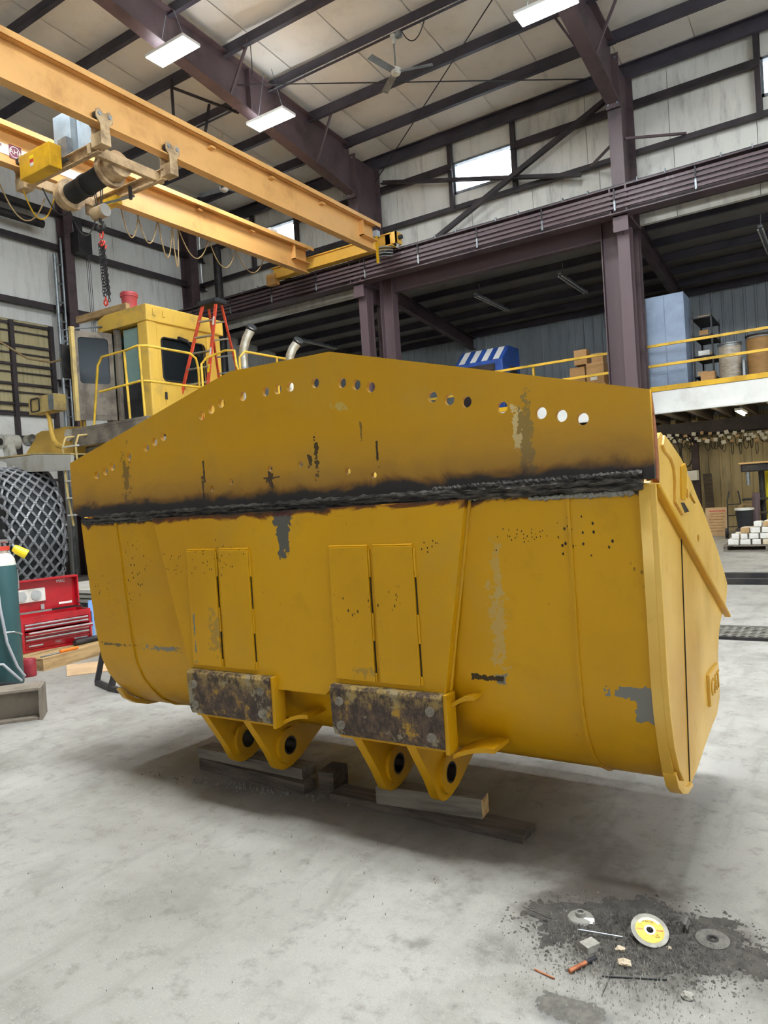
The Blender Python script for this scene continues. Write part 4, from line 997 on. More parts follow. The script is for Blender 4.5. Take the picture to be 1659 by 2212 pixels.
# cab shell
part('cab_roof', MB().prism([(-13.16, 5.50), (-13.16, 5.76), (-12.9, 5.83), (-11.62, 5.83), (-11.62, 5.50)], 'Y', 9.74, 11.85), 'loader_yellow', ld, .02)
for y in (9.9, 10.15): part('roof_bracket', MB().box(-11.62, -11.60, y, y+.07, 5.62, 5.75), 'loader_yellow', ld, .004)
wz0, wz1, wy0, wy1 = 4.34, 5.22, 10.12, 11.30
def rrect(a0, b0, a1, b1, r, n=5):
    o = []
    for cx, cy, s in ((a1-r, b1-r, 0), (a0+r, b1-r, 1), (a0+r, b0+r, 2), (a1-r, b0+r, 3)):
        for i in range(n+1):
            a = math.pi/2*(s+i/n); o.append((cx+r*math.cos(a), cy+r*math.sin(a)))
    return o
o_ = ORG[ld.name]
me = curve_plate([(9.80, 3.55), (11.75, 3.55), (11.75, 5.50), (9.80, 5.50)], [rrect(wy0, wz0, wy1, wz1, .09)[::-1]], .05)
xform(me, Matrix(((0, 0, 1, CX_-.025-o_.x), (1, 0, 0, -o_.y), (0, 1, 0, -o_.z), (0, 0, 0, 1))))
part('rear_wall', me, 'loader_yellow', ld)
part('rear_window', MB().box(CX_-.05, CX_-.04, wy0-.02, wy1+.02, wz0-.02, wz1+.02), 'cab_glass', ld)
part('window_seal', MB().tube([(CX_+.005, a, b) for a, b in rrect(wy0, wz0, wy1, wz1, .09)], .018, 6, True), 'dark_rubber', ld, 0, 60)
part('wiper', MB().beam((CX_+.03, 10.75, 5.24), (CX_+.03, 11.1, 4.95), .03, .03).beam((CX_+.03, 10.55, 5.26), (CX_+.03, 10.8, 5.22), .06, .06), 'black_steel', ld)
part('corner_post', MB().box(CX_-.28, CX_+.02, 9.77, 10.02, 3.55, 5.52), 'loader_yellow', ld, .03)
part('side_rib', MB().box(CX_, CX_+.03, 11.35, 11.75, 3.55, 5.45), 'loader_yellow', ld, .02)
part('rear_hatch', MB().box(CX_, CX_+.015, 10.15, 11.3, 3.7, 4.18), 'loader_yellow', ld, .01)
part('hatch_latch', MB().box(CX_+.015, CX_+.03, 10.12, 10.17, 3.95, 4.1), 'dark_rubber', ld)
# front and far walls of the cab, inner lining
part('front_post', MB().box(-13.14, -13.0, 9.8, 9.95, 3.55, 5.52), 'loader_grime', ld, .02)
part('far_wall', MB().box(-13.1, -11.7, 11.68, 11.75, 3.55, 5.5), 'loader_grime', ld)
part('front_wall', MB().box(-13.14, -13.08, 9.95, 11.7, 3.55, 4.3), 'loader_grime', ld)
part('front_window', MB().box(-13.12, -13.10, 9.95, 11.7, 4.3, 5.5), 'pale_glass', ld)
part('seat', MB().box(-12.6, -12.05, 10.5, 11.1, 3.9, 4.1).box(-12.15, -12.02, 10.5, 11.1, 4.1, 5.0), 'dark_rubber', ld, .04)
part('inner_panel', MB().box(-12.5, -11.95, 9.86, 9.9, 4.35, 5.45), 'pale_glass', ld)
part('lower_panel', MB().box(-12.6, -11.95, 9.84, 9.9, 3.58, 4.33), 'dark_rubber', ld)
part('door_jamb', MB().box(-12.72, -12.62, 9.78, 9.9, 3.55, 5.5), 'loader_grime', ld, .01)
# open door, hinged on the jamb and swung outwards
d0 = Vector((-12.75, 9.76, 0)); d1 = Vector((-13.02, 9.02, 0)); dv = (d1-d0); L = dv.length
M_ = basis((dv.x, dv.y, 0), (0, 0, 1), (d0.x-o_.x, d0.y-o_.y, 0))
me = curve_plate([(0, 3.62), (L, 3.62), (L, 5.42), (0, 5.42)], [rrect(.09, 4.36, L-.10, 5.30, .07)[::-1]], .05); xform(me, M_)
dr = part('cab_door', me, 'loader_grime', ld)
me = curve_plate(rrect(.08, 4.34, L-.09, 5.32, .07), [], .008); xform(me, M_); part('door_glass', me, 'cab_glass', dr)
me = curve_plate(rrect(.13, 3.72, L-.18, 4.22, .05), [], .07); xform(me, M_); part('door_recess', me, 'loader_grime', dr)
part('door_edge', MB().box(d1.x-.04, d1.x+.04, d1.y-.04, d1.y+.05, 3.6, 5.5), 'loader_cream', dr, .01)
part('mirror', MB().box(-13.55, -13.50, 9.1, 9.35, 4.55, 5.25), 'black_steel', ld, .02)
for z in (5.55, 5.42, 5.3): part('mirror_arm', MB().tube([(-13.0, 9.74, z+.06), (-13.4, 9.4, z+.04), (-13.55, 9.2, z), (-13.55, 9.15, z-.35)], .018, 6), 'grey_metal', ld, 0, 60)
# deck, side skirt and ladder
part('deck', MB().box(-13.2, -10.9, 9.0, 12.2, 3.40, 3.46), 'loader_grime', ld, .01)
part('deck_skirt', MB().box(-13.2, -10.9, 9.0, 9.04, 3.08, 3.40), 'loader_grime', ld, .01)
part('side_tank', MB().box(-13.0, -10.95, 9.12, 12.0, 1.25, 3.08), 'loader_grime', ld, .04)
for x in (-13.14, -12.72):
    part('ladder_rail', MB().tube([(x, 9.05, 3.3), (x-.02, 8.82, 3.27), (x-.04, 8.76, 3.1), (x-.03, 8.78, 2.2), (x, 8.85, 1.5)], .022, 8), 'loader_cream', ld, 0, 60)
for z in (3.06, 2.72, 2.38, 2.04, 1.7): part('ladder_rung', MB().box(-13.16, -12.70, 8.74, 8.80, z, z+.03), 'dirty_white', ld, .006)
part('step_frame', MB().tube([(-12.95, 9.0, 2.3), (-12.95, 9.0, 1.45)], .03, 6).beam((-12.95, 9.0, 2.2), (-12.5, 9.0, 2.2), .05, .04).beam((-12.95, 9.0, 1.5), (-12.5, 9.0, 1.5), .05, .04), 'dirty_white', ld)
part('step_frame', MB().tube([(-12.85, 9.05, .35), (-12.9, 9.05, 1.0), (-12.75, 9.05, 1.25), (-12.5, 9.05, 1.25)], .04, 6).beam((-12.9, 9.0, 1.0), (-12.4, 9.0, 1.0), .06, .06).beam((-12.85, 9.0, .35), (-12.3, 9.0, .35), .08, .05), 'dirty_white', ld)
part('lower_block', MB().box(-12.75, -12.3, 9.1, 9.4, .4, 2.2), 'slag_grey', ld, .05)
# hand rails
def rail(pts, name='handrail', r=.024, mt='rail_yellow'): return part(name, MB().tube(pts, r, 8), mt, ld, 0, 60)
yr, xr = 9.02, -10.95
P_ = lambda x, y: ony(x, y, yr)
a, b, c = P_(203, 915), P_(211, 790), P_(220, 771)
rail([(a.x, yr, 3.46), (b.x, yr, b.z), (c.x, yr, c.z), (P_(272, 757).x, yr, 4.75), (xr-.12, yr, 4.78), (xr, yr+.12, 4.78), (xr, 10.2, 4.78), (xr, 10.35, 4.70), (xr, 10.4, 4.5), (xr, 10.4, 3.46)])
for px in (276, 309): rail([(P_(px, 830).x, yr, 3.46), (P_(px-3, 830).x, yr, 4.76)])
rail([(b.x, yr, 4.08), (xr-.1, yr, 4.12), (xr, yr+.1, 4.12), (xr, 10.4, 4.12)])
rail([(-13.3, 9.3, 3.46), (-13.32, 9.3, 4.55), (-13.25, 9.35, 4.62), (-13.0, 9.6, 4.62)]); rail([(-13.12, 9.25, 3.46), (-13.14, 9.25, 4.5)])
rail([(-10.75, 10.3, 3.46), (-10.75, 10.3, 4.55), (-10.7, 10.4, 4.68), (-10.2, 10.42, 4.74), (-9.95, 10.42, 4.70), (-9.92, 10.42, 4.4), (-9.7, 10.42, 3.95), (-9.65, 10.42, 3.4)])
rail([(-10.0, 10.6, 3.4), (-10.0, 10.6, 4.60), (-9.95, 10.7, 4.72), (-9.9, 12.0, 4.72), (-9.9, 13.2, 4.72)])
for y in (11.6, 12.6): rail([(-9.9, y, 3.4), (-9.9, y, 4.72)])
# engine hood and chassis, mostly hidden by the bucket
part('engine_hood', MB().box(-10.85, -7.4, 10.5, 12.9, 1.4, 3.46), 'loader_yellow', ld, .05)
part('chassis', MB().box(-13.5, -7.4, 10.2, 12.6, .8, 1.45), 'loader_grime', ld, .03)
for xx, yy in ((-8.6, 9.6), (-8.6, 13.4)):
    part('rear_tire', MB().lathe([(.7, -.42), (1.15, -.48), (1.33, -.38), (1.36, 0), (1.33, .38), (1.15, .48), (.7, .42)], (xx, yy, 1.36), 40, (0, 1, 0)), 'tire_rubber', ld, 0, 40)
# exhaust stacks
for px, py0, py1 in ((530, 715, 800), (632, 742, 790)):
    p0 = atd(528 if px < 600 else 627, 800, 14.6); p = V3(p0)
    h = atd(px, py0, 14.6).z-p.z
    pts = [(p.x, p.y, 3.4), (p.x, p.y, p.z), (p.x, p.y, p.z+h*.35), (p.x+.01, p.y+.01, p.z+h*.55), (p.x+.06, p.y+.05, p.z+h*.8), (p.x+.15, p.y+.12, p.z+h*1.05)]
    st = part('exhaust_stack', MB().tube(pts, [.085, .085, .085, .088, .09, .092], 18), 'exhaust_steel', ld, 0, 50)
    e = V3(pts[-1]); d = (V3(pts[-1])-V3(pts[-2])).normalized()
    # slash-cut mouth
    part('stack_mouth', MB().cyl(e-Vector((.05, -.01, .035)), e+Vector((.035, -.015, .03)), .102, 20), 'dark_rubber', st)
    part('clamp_band', MB().ring((p.x, p.y, p.z+.02), (p.x, p.y, p.z+.06), .093, .08, 20), 'grey_metal', st)
# front frame: fender, boom tower, lamp on its stalk, chained tire
TY0, TY1, TX, TR = 8.20, 9.45, -14.95, 1.36
TROT = math.radians(-18)
part('front_tire', MB().lathe([(.65, -.46), (1.1, -.53), (TR-.10, -.50), (TR, -.36), (TR+.01, 0), (TR, .36), (TR-.10, .50), (1.1, .53), (.65, .46)], (TX, (TY0+TY1)/2, TR+.04), 64, (math.sin(-TROT), math.cos(TROT), 0)), 'tire_rubber', ld, 0, 35)
part('wheel_hub', MB().lathe([(.0, -.40), (.3, -.42), (.62, -.38), (.66, -.44), (.66, .44), (.3, .42), (0, .42)], (TX, (TY0+TY1)/2, TR+.04), 32, (math.sin(-TROT), math.cos(TROT), 0)), 'loader_cream', ld, 0, 40)
# tire chain: net of octagonal rings joined by short links, wrapped over tread and shoulders
mb = MB(); NA, NW = 28, 7; tw = 1.44
def wrap(a, w):
    """angle a, arc position w across the tire -> point"""
    hw = .46
    if abs(w) <= hw: r, yy = TR+.035, w
    else:
        k = (abs(w)-hw); r, yy = TR+.035-k*.9, math.copysign(hw+min(k*.55, .14), w)
    lx, ly = r*math.cos(a), yy
    return Vector((TX+lx*math.cos(TROT)-ly*math.sin(TROT), (TY0+TY1)/2+lx*math.sin(TROT)+ly*math.cos(TROT), TR+.04+r*math.sin(a)))
da = 2*math.pi/NA; dw = tw/NW
for i in range(NA):
    a = i*da
    if not (-1.5 < ((a+math.pi) % (2*math.pi))-math.pi < 2.2): continue
    for j in range(NW):
        for hlf in (0, 1):
            aa = a+hlf*da/2; ww = -tw/2+dw*(j+.5+hlf*.5)
            if ww > tw/2: continue
            for sa, sw in ((1, 1), (1, -1)):
                if abs(ww+sw*dw/2) > tw/2: continue
                q = [wrap(aa+da*.5*u, ww+sw*dw*.5*u) for u in (.20, .5, .80)]
                mb.tube(q, .027, 5)
            n0, n1 = wrap(aa-da*.10, ww), wrap(aa+da*.10, ww)
            m0, m1 = wrap(aa, ww-dw*.17), wrap(aa, ww+dw*.17)
            mb.tube([n0, n1], .022, 5); mb.tube([m0, m1], .03, 5)
part('tire_chain', mb, 'chain_steel', ld, 0, 60, stuff=True)
F_ = lambda x, y: ony(x, y, 8.75)
fa, fb, fc_, fd, fe = F_(0, 992), F_(80, 982), F_(156, 983), F_(156, 1016), F_(60, 1020)
part('front_fender', MB().prism([(fa.x, fa.z), (fb.x, fb.z), (fc_.x, fc_.z), (fd.x, fd.z), (F_(110, 1018).x, F_(110, 1018).z), (fe.x, fe.z)], 'Y', 8.72, 8.80), 'fender_grey', ld, .01)
part('fender_top', MB().add([(fa.x, 8.72, fa.z+.01), (fb.x, 8.72, fb.z+.01), (fc_.x, 8.72, fc_.z+.01), (fc_.x, 10.2, fc_.z+.01), (fb.x, 10.2, fb.z+.01), (fa.x, 10.2, fa.z+.01),
     (fa.x, 8.72, fa.z+.04), (fb.x, 8.72, fb.z+.04), (fc_.x, 8.72, fc_.z+.04), (fc_.x, 10.2, fc_.z+.04), (fb.x, 10.2, fb.z+.04), (fa.x, 10.2, fa.z+.04)],
     [(0, 1, 4, 5), (1, 2, 3, 4), (6, 11, 10, 7), (7, 10, 9, 8), (0, 6, 7, 1), (1, 7, 8, 2), (2, 8, 9, 3), (3, 9, 10, 4), (4, 10, 11, 5), (5, 11, 6, 0)]), 'loader_cream', ld)
part('inner_fender', MB().prism([(fd.x-.35, fd.z), (fd.x+.25, fd.z), (fd.x+.30, .9), (fd.x+.1, 1.2)], 'Y', 9.42, 9.47), 'fender_grey', ld, .01)
B_ = lambda x, y: ony(x, y, 9.6)
tw_ = [B_(*p) for p in ((54, 982), (76, 946), (76, 938), (88, 931), (105, 930), (118, 926), (140, 921), (158, 921), (158, 983))]
part('boom_tower', MB().prism([(p.x, p.z) for p in tw_], 'Y', 9.6, 10.5), 'loader_yellow', ld, .03)
tb = B_(152, 940); part('tower_pin', MB().cyl((tb.x, 9.6, tb.z), (tb.x, 9.54, tb.z), .13, 20).cyl((tb.x, 9.54, tb.z), (tb.x, 9.50, tb.z), .06, 12), 'dirty_white', ld, 0, 40)
pn = B_(25, 955)
part('cylinder_eye', MB().cyl((pn.x, 9.35, pn.z), (pn.x, 9.75, pn.z), .17, 24), 'dirty_white', ld, 0, 40)
part('eye_bore', MB().cyl((pn.x, 9.33, pn.z), (pn.x, 9.36, pn.z), .08, 20), 'bore_dark', ld, 0, 40)
part('lever_arm', MB().beam((pn.x, 9.5, pn.z), (pn.x+.25, 9.5, 2.75), .18, .25), 'dirty_white', ld, .03)
part('cylinder_rod', MB().cyl((pn.x+.1, 9.9, pn.z+.03), (B_(78, 950).x, 9.9, B_(78, 950).z), .05, 14).cyl((pn.x+.15, 9.9, pn.z+.02), (pn.x+.38, 9.9, pn.z+.03), .13, 18), 'bright_metal', ld, 0, 40)
S_ = lambda x, y: ony(x, y, 9.2)
part('lamp_stalk', MB().tube([S_(141, 966), S_(125, 962), S_(116, 950), S_(112, 935), S_(107, 905), S_(101, 888)], [.05, .055, .055, .05, .045, .04], 10), 'loader_yellow', ld, 0, 60)
la, lb = S_(70, 862), S_(126, 884)
hl = part('headlamp_box', MB().box(la.x, lb.x, 9.1, 9.4, lb.z-.02, la.z), 'loader_cream', ld, .01)
part('lamp_guard', MB().tube([(a_, 9.08, b_) for a_, b_ in rrect(la.x+.12, lb.z+.02, la.x+.42, la.z-.04, .05)], .015, 6, True), 'black_steel', hl)
part('lamp_cover', MB().box(lb.x-.16, lb.x+.01, 9.08, 9.1, lb.z, la.z-.02), 'grey_metal', hl, .004)
# ---------------------------------------------------------------- things on the loader
pl = atd(280, 665, 14.9); bx, by, bz = pl.x, 9.96, 5.832
bx = ony(280, 660, by).x
rp = thing('paint_pail', 'faded red plastic pail standing on the loader cab roof', 'pail', (bx, by, bz))
part('pail_body', MB().lathe([(.0, bz), (.135, bz), (.16, bz+.30), (.165, bz+.31), (.172, bz+.31), (.172, bz+.36), (.165, bz+.37), (.165, bz+.39), (.15, bz+.39), (.145, bz+.32), (.125, bz+.01), (0, bz+.01)], (bx, by, 0), 28), 'pail_red', rp, 0, 30)
for dz in (.30, .345): part('rim_band', MB().ring((bx, by, bz+dz), (bx, by, bz+dz+.018), .178, .16, 28), 'pail_red', rp, 0, 40)
bd0, bd1 = ony(178, 668, 9.95), ony(285, 676, 9.95)
solo('roof_board', MB().beam((bd0.x, 9.82, 5.93), (bd1.x+.05, 9.82, 5.90), .10, .14), 'wood_tan', 'weathered tan board lying across the cab roof beside the pail', 'board', bevel=.005)
hp = [V3(q) for q in (onx(0, 738, -16.5), onx(60, 775, -15.5), onx(110, 783, -14.8), onx(150, 772, -14.2), onx(190, 740, -13.7), onx(225, 705, -13.3), onx(250, 680, -12.9))]
hp += [Vector((-12.65, 9.95, 5.86)), Vector((-12.6, 10.3, 5.855))]
sm_ = []
for i in range(len(hp)-1):
    for k in range(4): sm_.append(hp[i].lerp(hp[i+1], k/4))
sm_.append(hp[-1])
solo('air_hose', MB().tube(sm_, .022, 7), 'hose_tan', 'tan hose sagging from the left up to the cab roof', 'hose', smooth=60)
# orange stepladder
sl = thing('step_ladder', 'orange fibreglass stepladder with grey treads standing on the loader', 'ladder', (-10.6, 10.9, 3.46))
At, Bt = ony(438, 660, 10.75), ony(466, 657, 10.75); Ct, Dt = ony(450, 660, 10.95), ony(478, 657, 10.95)
Af, Bf = ony(382, 893, 10.55), ony(444, 880, 10.55); Cf, Df = ony(484, 890, 11.9), ony(528, 866, 11.9)
for a_, b_, nm in ((At, Af, 'front_rail'), (Bt, Bf, 'front_rail'), (Ct, Cf, 'back_rail'), (Dt, Df, 'back_rail')):
    k = (a_.z-3.48)/(a_.z-b_.z); b_ = a_+(b_-a_)*k
    part(nm, MB().beam(a_, b_, .075 if nm[0] == 'f' else .05, .03, (0, 1, 0)), 'ladder_orange', sl, .004)
for i in range(1, 8):
    u = i/7.5*(At.z-3.48)/(At.z-Af.z); p = At.lerp(Af, u); q = Bt.lerp(Bf, i/7.5*(Bt.z-3.48)/(Bt.z-Bf.z))
    part('tread', MB().beam(p+Vector((0, .02, 0)), q+Vector((0, .02, 0)), .085, .025), 'ladder_alu', sl, .004)
    p = Ct.lerp(Cf, i/7.5*(Ct.z-3.48)/(Ct.z-Cf.z)); q = Dt.lerp(Df, i/7.5*(Dt.z-3.48)/(Dt.z-Df.z))
    part('back_bar', MB().beam(p, q, .03, .03), 'ladder_alu', sl)
c0 = (At+Bt+Ct+Dt)/4
part('top_cap', MB().box(min(At.x, Ct.x)-.06, max(Bt.x, Dt.x)+.06, 10.68, 11.02, c0.z-.02, c0.z+.08), 'dark_rubber', sl, .03)
for u, mt_ in ((.12, 'paper_white'), (.42, 'paper_white'), (.58, 'label_yellow')):
    p = Bt.lerp(Bf, u); q = Bt.lerp(Bf, u+.08)
    part('sticker', MB().beam(p+Vector((0, -.018, 0)), q+Vector((0, -.018, 0)), .045, .002, (0, 1, 0)), mt_, sl)
# ---------------------------------------------------------------- mezzanine in the side aisle
mz = thing('mezzanine', 'white fronted mezzanine deck with yellow kick plate in the side aisle', 'mezzanine', (-1, 21.5, 3.3))
part('deck', MB().box(-11.2, X1-.1, 18.75, YB-.06, 3.70, 3.83), 'wood_grey', mz)
part('fascia', MB().box(-11.2, X1-.1, 18.68, 18.75, 3.33, 3.83), 'white_paint', mz)
part('fascia_lip', MB().box(-11.2, X1-.1, 18.60, 18.75, 3.29, 3.35), 'white_paint', mz, .01)
part('kick_plate', MB().box(-11.2, X1-.1, 18.66, 18.70, 3.84, 3.96), 'safety_yellow', mz)
x = -11.0
while x < X1-.3:
    part('joist', MB().box(x, x+.07, 18.8, 24.3, 3.42, 3.70), 'wood_bark', mz); x += .62
part('edge_beam', MB().box(-11.2, X1-.1, 24.15, 24.4, 3.02, 3.42), 'girt_dark', mz)
for z in (4.46, 4.95): part('guard_rail', MB().extr([(-.035, -.035), (.035, -.035), (.035, -.02), (-.02, -.02), (-.02, .035), (-.035, .035)], (-11.1, 18.62, z), (X1-.2, 18.62, z)), 'rail_yellow', mz)
for x in (-9.85, -7.02, -1.15, 1.7, 4.55, 7.4): part('rail_post', MB().box(x-.03, x+.03, 18.64, 18.70, 3.83, 4.97), 'rail_yellow', mz)
for x in (-11.0, -4.05): part('mezzanine_post', MB().ibeam((x, 24.25, 0), (x, 24.25, 3.05), .25, .2, .015, .02, (0, 1, 0)), 'steel_brown', mz)
lt = thing('tube_fixture', 'lit fluorescent tube under the mezzanine at the right edge', 'light', (-2.25, 20.2, 3.2))
part('batten_body', MB().box(-2.33, -2.17, 19.6, 20.8, 3.24, 3.30), 'white_paint', lt)
part('tube', MB().cyl((-2.25, 19.65, 3.21), (-2.25, 20.75, 3.21), .025, 10), 'tube_light', lt)
part('hanger', MB().box(-2.27, -2.23, 20.1, 20.14, 3.30, 3.41), 'grey_metal', lt)
for k, x in enumerate((-6.2, 1.2, 4.4)):  # unseen tubes added to brighten the wall below the deck
    t2 = thing('tube_fixture', 'lit fluorescent tube under the mezzanine hidden from view', 'light', (x, 21.6, 3.2), None, 'hidden tubes under the mezzanine')
    part('batten_body', MB().box(x-.08, x+.08, 21.0, 22.2, 3.24, 3.30), 'white_paint', t2)
    part('tube', MB().cyl((x, 21.05, 3.21), (x, 22.15, 3.21), .025, 10), 'tube_light', t2)
    part('hanger', MB().box(x-.02, x+.02, 21.6, 21.64, 3.30, 3.41), 'grey_metal', t2)
# things on the mezzanine
ZD = 3.832
lk = thing('steel_locker', 'tall blue grey steel locker on the mezzanine beside the column', 'locker', (-3.7, 19.4, ZD))
part('body', MB().box(-4.14, -3.24, 19.0, 19.8, ZD, 6.22), 'locker_blue', lk, .01)
part('door', MB().box(-4.12, -3.70, 18.985, 19.0, ZD+.06, 6.18), 'locker_blue', lk, .004)
part('door', MB().box(-3.69, -3.26, 18.985, 19.0, ZD+.06, 6.18), 'locker_blue', lk, .004)
bl = thing('generator_set', 'blue cased generator with louvred grille on the mezzanine', 'generator', (-8.8, 19.8, ZD))
part('case', MB().prism([(19.2, ZD), (19.2, 5.40), (19.75, 5.85), (20.5, 5.85), (20.5, ZD)], 'X', -9.62, -8.12), 'blue_steel', bl, .02)
part('grille', MB().box(-9.55, -8.35, 19.17, 19.2, ZD+.1, 5.3), 'girt_dark', bl)
for k in range(12): part('louvre', MB().beam((-9.55, 19.165, ZD+.2+.1*k), (-8.35, 19.165, ZD+.2+.1*k), .03, .015), 'black_steel', bl)
for k in range(4): part('top_stripe', MB().add([(-9.5+.36*k, 19.22, 5.43), (-9.32+.36*k, 19.22, 5.43), (-9.32+.36*k, 19.72, 5.84), (-9.5+.36*k, 19.72, 5.84), (-9.5+.36*k, 19.23, 5.40), (-9.32+.36*k, 19.23, 5.40), (-9.32+.36*k, 19.73, 5.81), (-9.5+.36*k, 19.73, 5.81)], [(0, 1, 2, 3), (7, 6, 5, 4), (0, 4, 5, 1), (1, 5, 6, 2), (2, 6, 7, 3), (3, 7, 4, 0)]), 'white_paint', bl)
part('control_panel', MB().box(-8.12, -8.05, 19.7, 20.1, 5.05, 5.25), 'black_steel', bl, .01)
part('side_door', MB().box(-8.12, -8.10, 19.4, 20.3, 4.1, 4.9), 'blue_steel', bl, .01)
def carton(x0, x1, y0, y1, z0, z1, label, mt='cardboard', lab=False):
    t_ = thing('cardboard_box', label, 'box', ((x0+x1)/2, (y0+y1)/2, z0), None, 'cartons on the mezzanine')
    part('carton', MB().box(x0, x1, y0, y1, z0, z1), mt, t_, .006)
    part('tape', MB().box(x0-.002, x1+.002, (y0+y1)/2-.03, (y0+y1)/2+.03, z1, z1+.003), 'cardboard_pale', t_)
    if lab: part('shipping_label', MB().box(x0+.1, x0+.28, y0-.004, y0-.001, z0+.1, z0+.26), 'paper_white', t_)
carton(-6.15, -5.72, 19.1, 19.55, ZD, 4.30, 'bottom left carton of the pile behind the yellow rail')
carton(-5.70, -5.25, 19.1, 19.6, ZD, 4.30, 'bottom right carton of the pile behind the yellow rail')
carton(-6.18, -5.78, 19.1, 19.5, 4.305, 4.80, 'left carton in the middle row behind the rail')
carton(-5.74, -5.28, 19.1, 19.55, 4.305, 4.86, 'middle row carton with a white shipping label', 'cardboard', True)
carton(-6.06, -5.72, 19.15, 19.5, 4.865, 5.26, 'open carton on the top left of the pile')
carton(-5.60, -5.30, 19.15, 19.5, 4.865, 5.10, 'small carton on the top right of the pile')
carton(-2.93, -2.62, 18.85, 19.15, ZD, 4.18, 'small printed carton beside the wrapped drum', 'cardboard')
carton(-5.1, -4.85, 19.2, 19.6, ZD, 4.6, 'narrow carton beside the portal leg', 'cardboard_pale')
def drum(x, y, r, h, mt, label, lid):
    t_ = thing('fibre_drum', label, 'drum', (x, y, ZD), None, 'drums on the mezzanine')
    part('drum_body', MB().lathe([(0, ZD), (r*.98, ZD), (r, ZD+.04), (r, ZD+h*.5), (r, ZD+h-.03), (r*.97, ZD+h), (0, ZD+h)], (x, y, 0), 28), mt, t_, 0, 40)
    part('lid', MB().cyl((x, y, ZD+h), (x, y, ZD+h+.03), r+.02, 28), lid, t_, 0, 40)
    for zz in (.03, h-.05): part('hoop', MB().ring((x, y, ZD+zz), (x, y, ZD+zz+.03), r+.008, r-.01, 28), 'grey_metal', t_, 0, 40)
drum(-2.30, 19.15, .25, .95, 'wrapped_drum', 'plastic wrapped drum, left of the two on the mezzanine', 'grey_metal')
drum(-1.66, 19.2, .29, 1.05, 'kraft_drum', 'brown fibre drum, right of the two on the mezzanine', 'black_steel')
solo('grey_tray', MB().box(-2.02, -1.97, 18.9, 19.2, ZD, 4.35), 'grey_metal', 'thin dark sheet leaning between the two drums', 'sheet')
sh = thing('parts_shelf', 'dark steel shelf of small parts beside the blue locker', 'shelf', (-2.95, 19.9, ZD))
for x in (-3.15, -2.72):
    for y in (19.5, 20.8): part('upright', MB().box(x-.02, x+.02, y-.02, y+.02, ZD, 5.75), 'black_steel', sh)
for z in (4.15, 4.65, 5.15, 5.6): part('shelf_board', MB().box(-3.17, -2.70, 19.48, 20.82, z, z+.03), 'black_steel', sh)
for k in range(9):
    z = (4.182, 4.682, 5.182, 5.632)[k % 4]; y = 19.55+.14*k
    solo('parts_carton', MB().box(-3.1+.02*(k % 3), -2.85+.03*(k % 2), y, y+.11, z, z+.12+.03*(k % 3)), ['cardboard_pale', 'paper_white', 'cardboard'][k % 3], ['tan', 'white', 'brown'][k % 3]+' parts carton on the '+['lowest', 'second', 'third', 'top'][k % 4]+' board of the dark shelf', 'box', 'cartons on the parts shelf')
# ---------------------------------------------------------------- under the mezzanine
random.seed(3)
labs = 'drive belt with white paper sleeve hanging under the mezzanine'
for k in range(46):
    px = 1392+k*5.9; row = k % 3
    p = ony(px, 938+8*row+random.uniform(-3, 5)-.04*(px-1392), 24.05-.05*row)
    t_ = thing('drive_belt', labs, 'belt', (p.x, p.y, p.z-.1), None, 'drive belts hanging under the mezzanine')
    L = random.choice((.12, .18, .3, .42)); r_ = random.uniform(.03, .07)
    part('belt_loop', MB().tube([(p.x+r_*math.sin(a), p.y+.03, p.z-.05-L/2-L/2*math.cos(a)) for a in [2*math.pi*i/12 for i in range(12)]], .010, 4, True), 'black_steel', t_)
    a = random.uniform(-.3, .3)
    part('sleeve', MB().obox((p.x, p.y, p.z-.06), ((math.cos(a), 0, math.sin(a)), (0, 1, 0), (-math.sin(a), 0, math.cos(a))), (random.uniform(.04, .065), .02, random.uniform(.035, .06))), random.choice(('paper_white', 'paper_white', 'cardboard_pale')), t_)
solo('belt_rail', MB().cyl((-6.0, 24.10, 2.995), (2.0, 24.10, 2.995), .02, 8), 'black_steel', 'dark rail under the mezzanine beam that carries the belts', 'rail')
for k, (xa, dz) in enumerate(((-4.95, 1.0), (-4.55, 1.3), (-4.2, .9))):
    solo('hanging_hose', MB().tube([(xa+.16*math.sin(a), 23.72, 2.95-dz/2+dz/2*math.cos(a)) for a in [2*math.pi*i/20 for i in range(20)]], .02, 6, True), 'black_steel', ['black hose coil hanging farthest left under the mezzanine', 'longest black hose coil hanging by the dark post', 'black hose coil hanging just before the post'][k], 'hose', 'hose coils under the mezzanine', smooth=60)
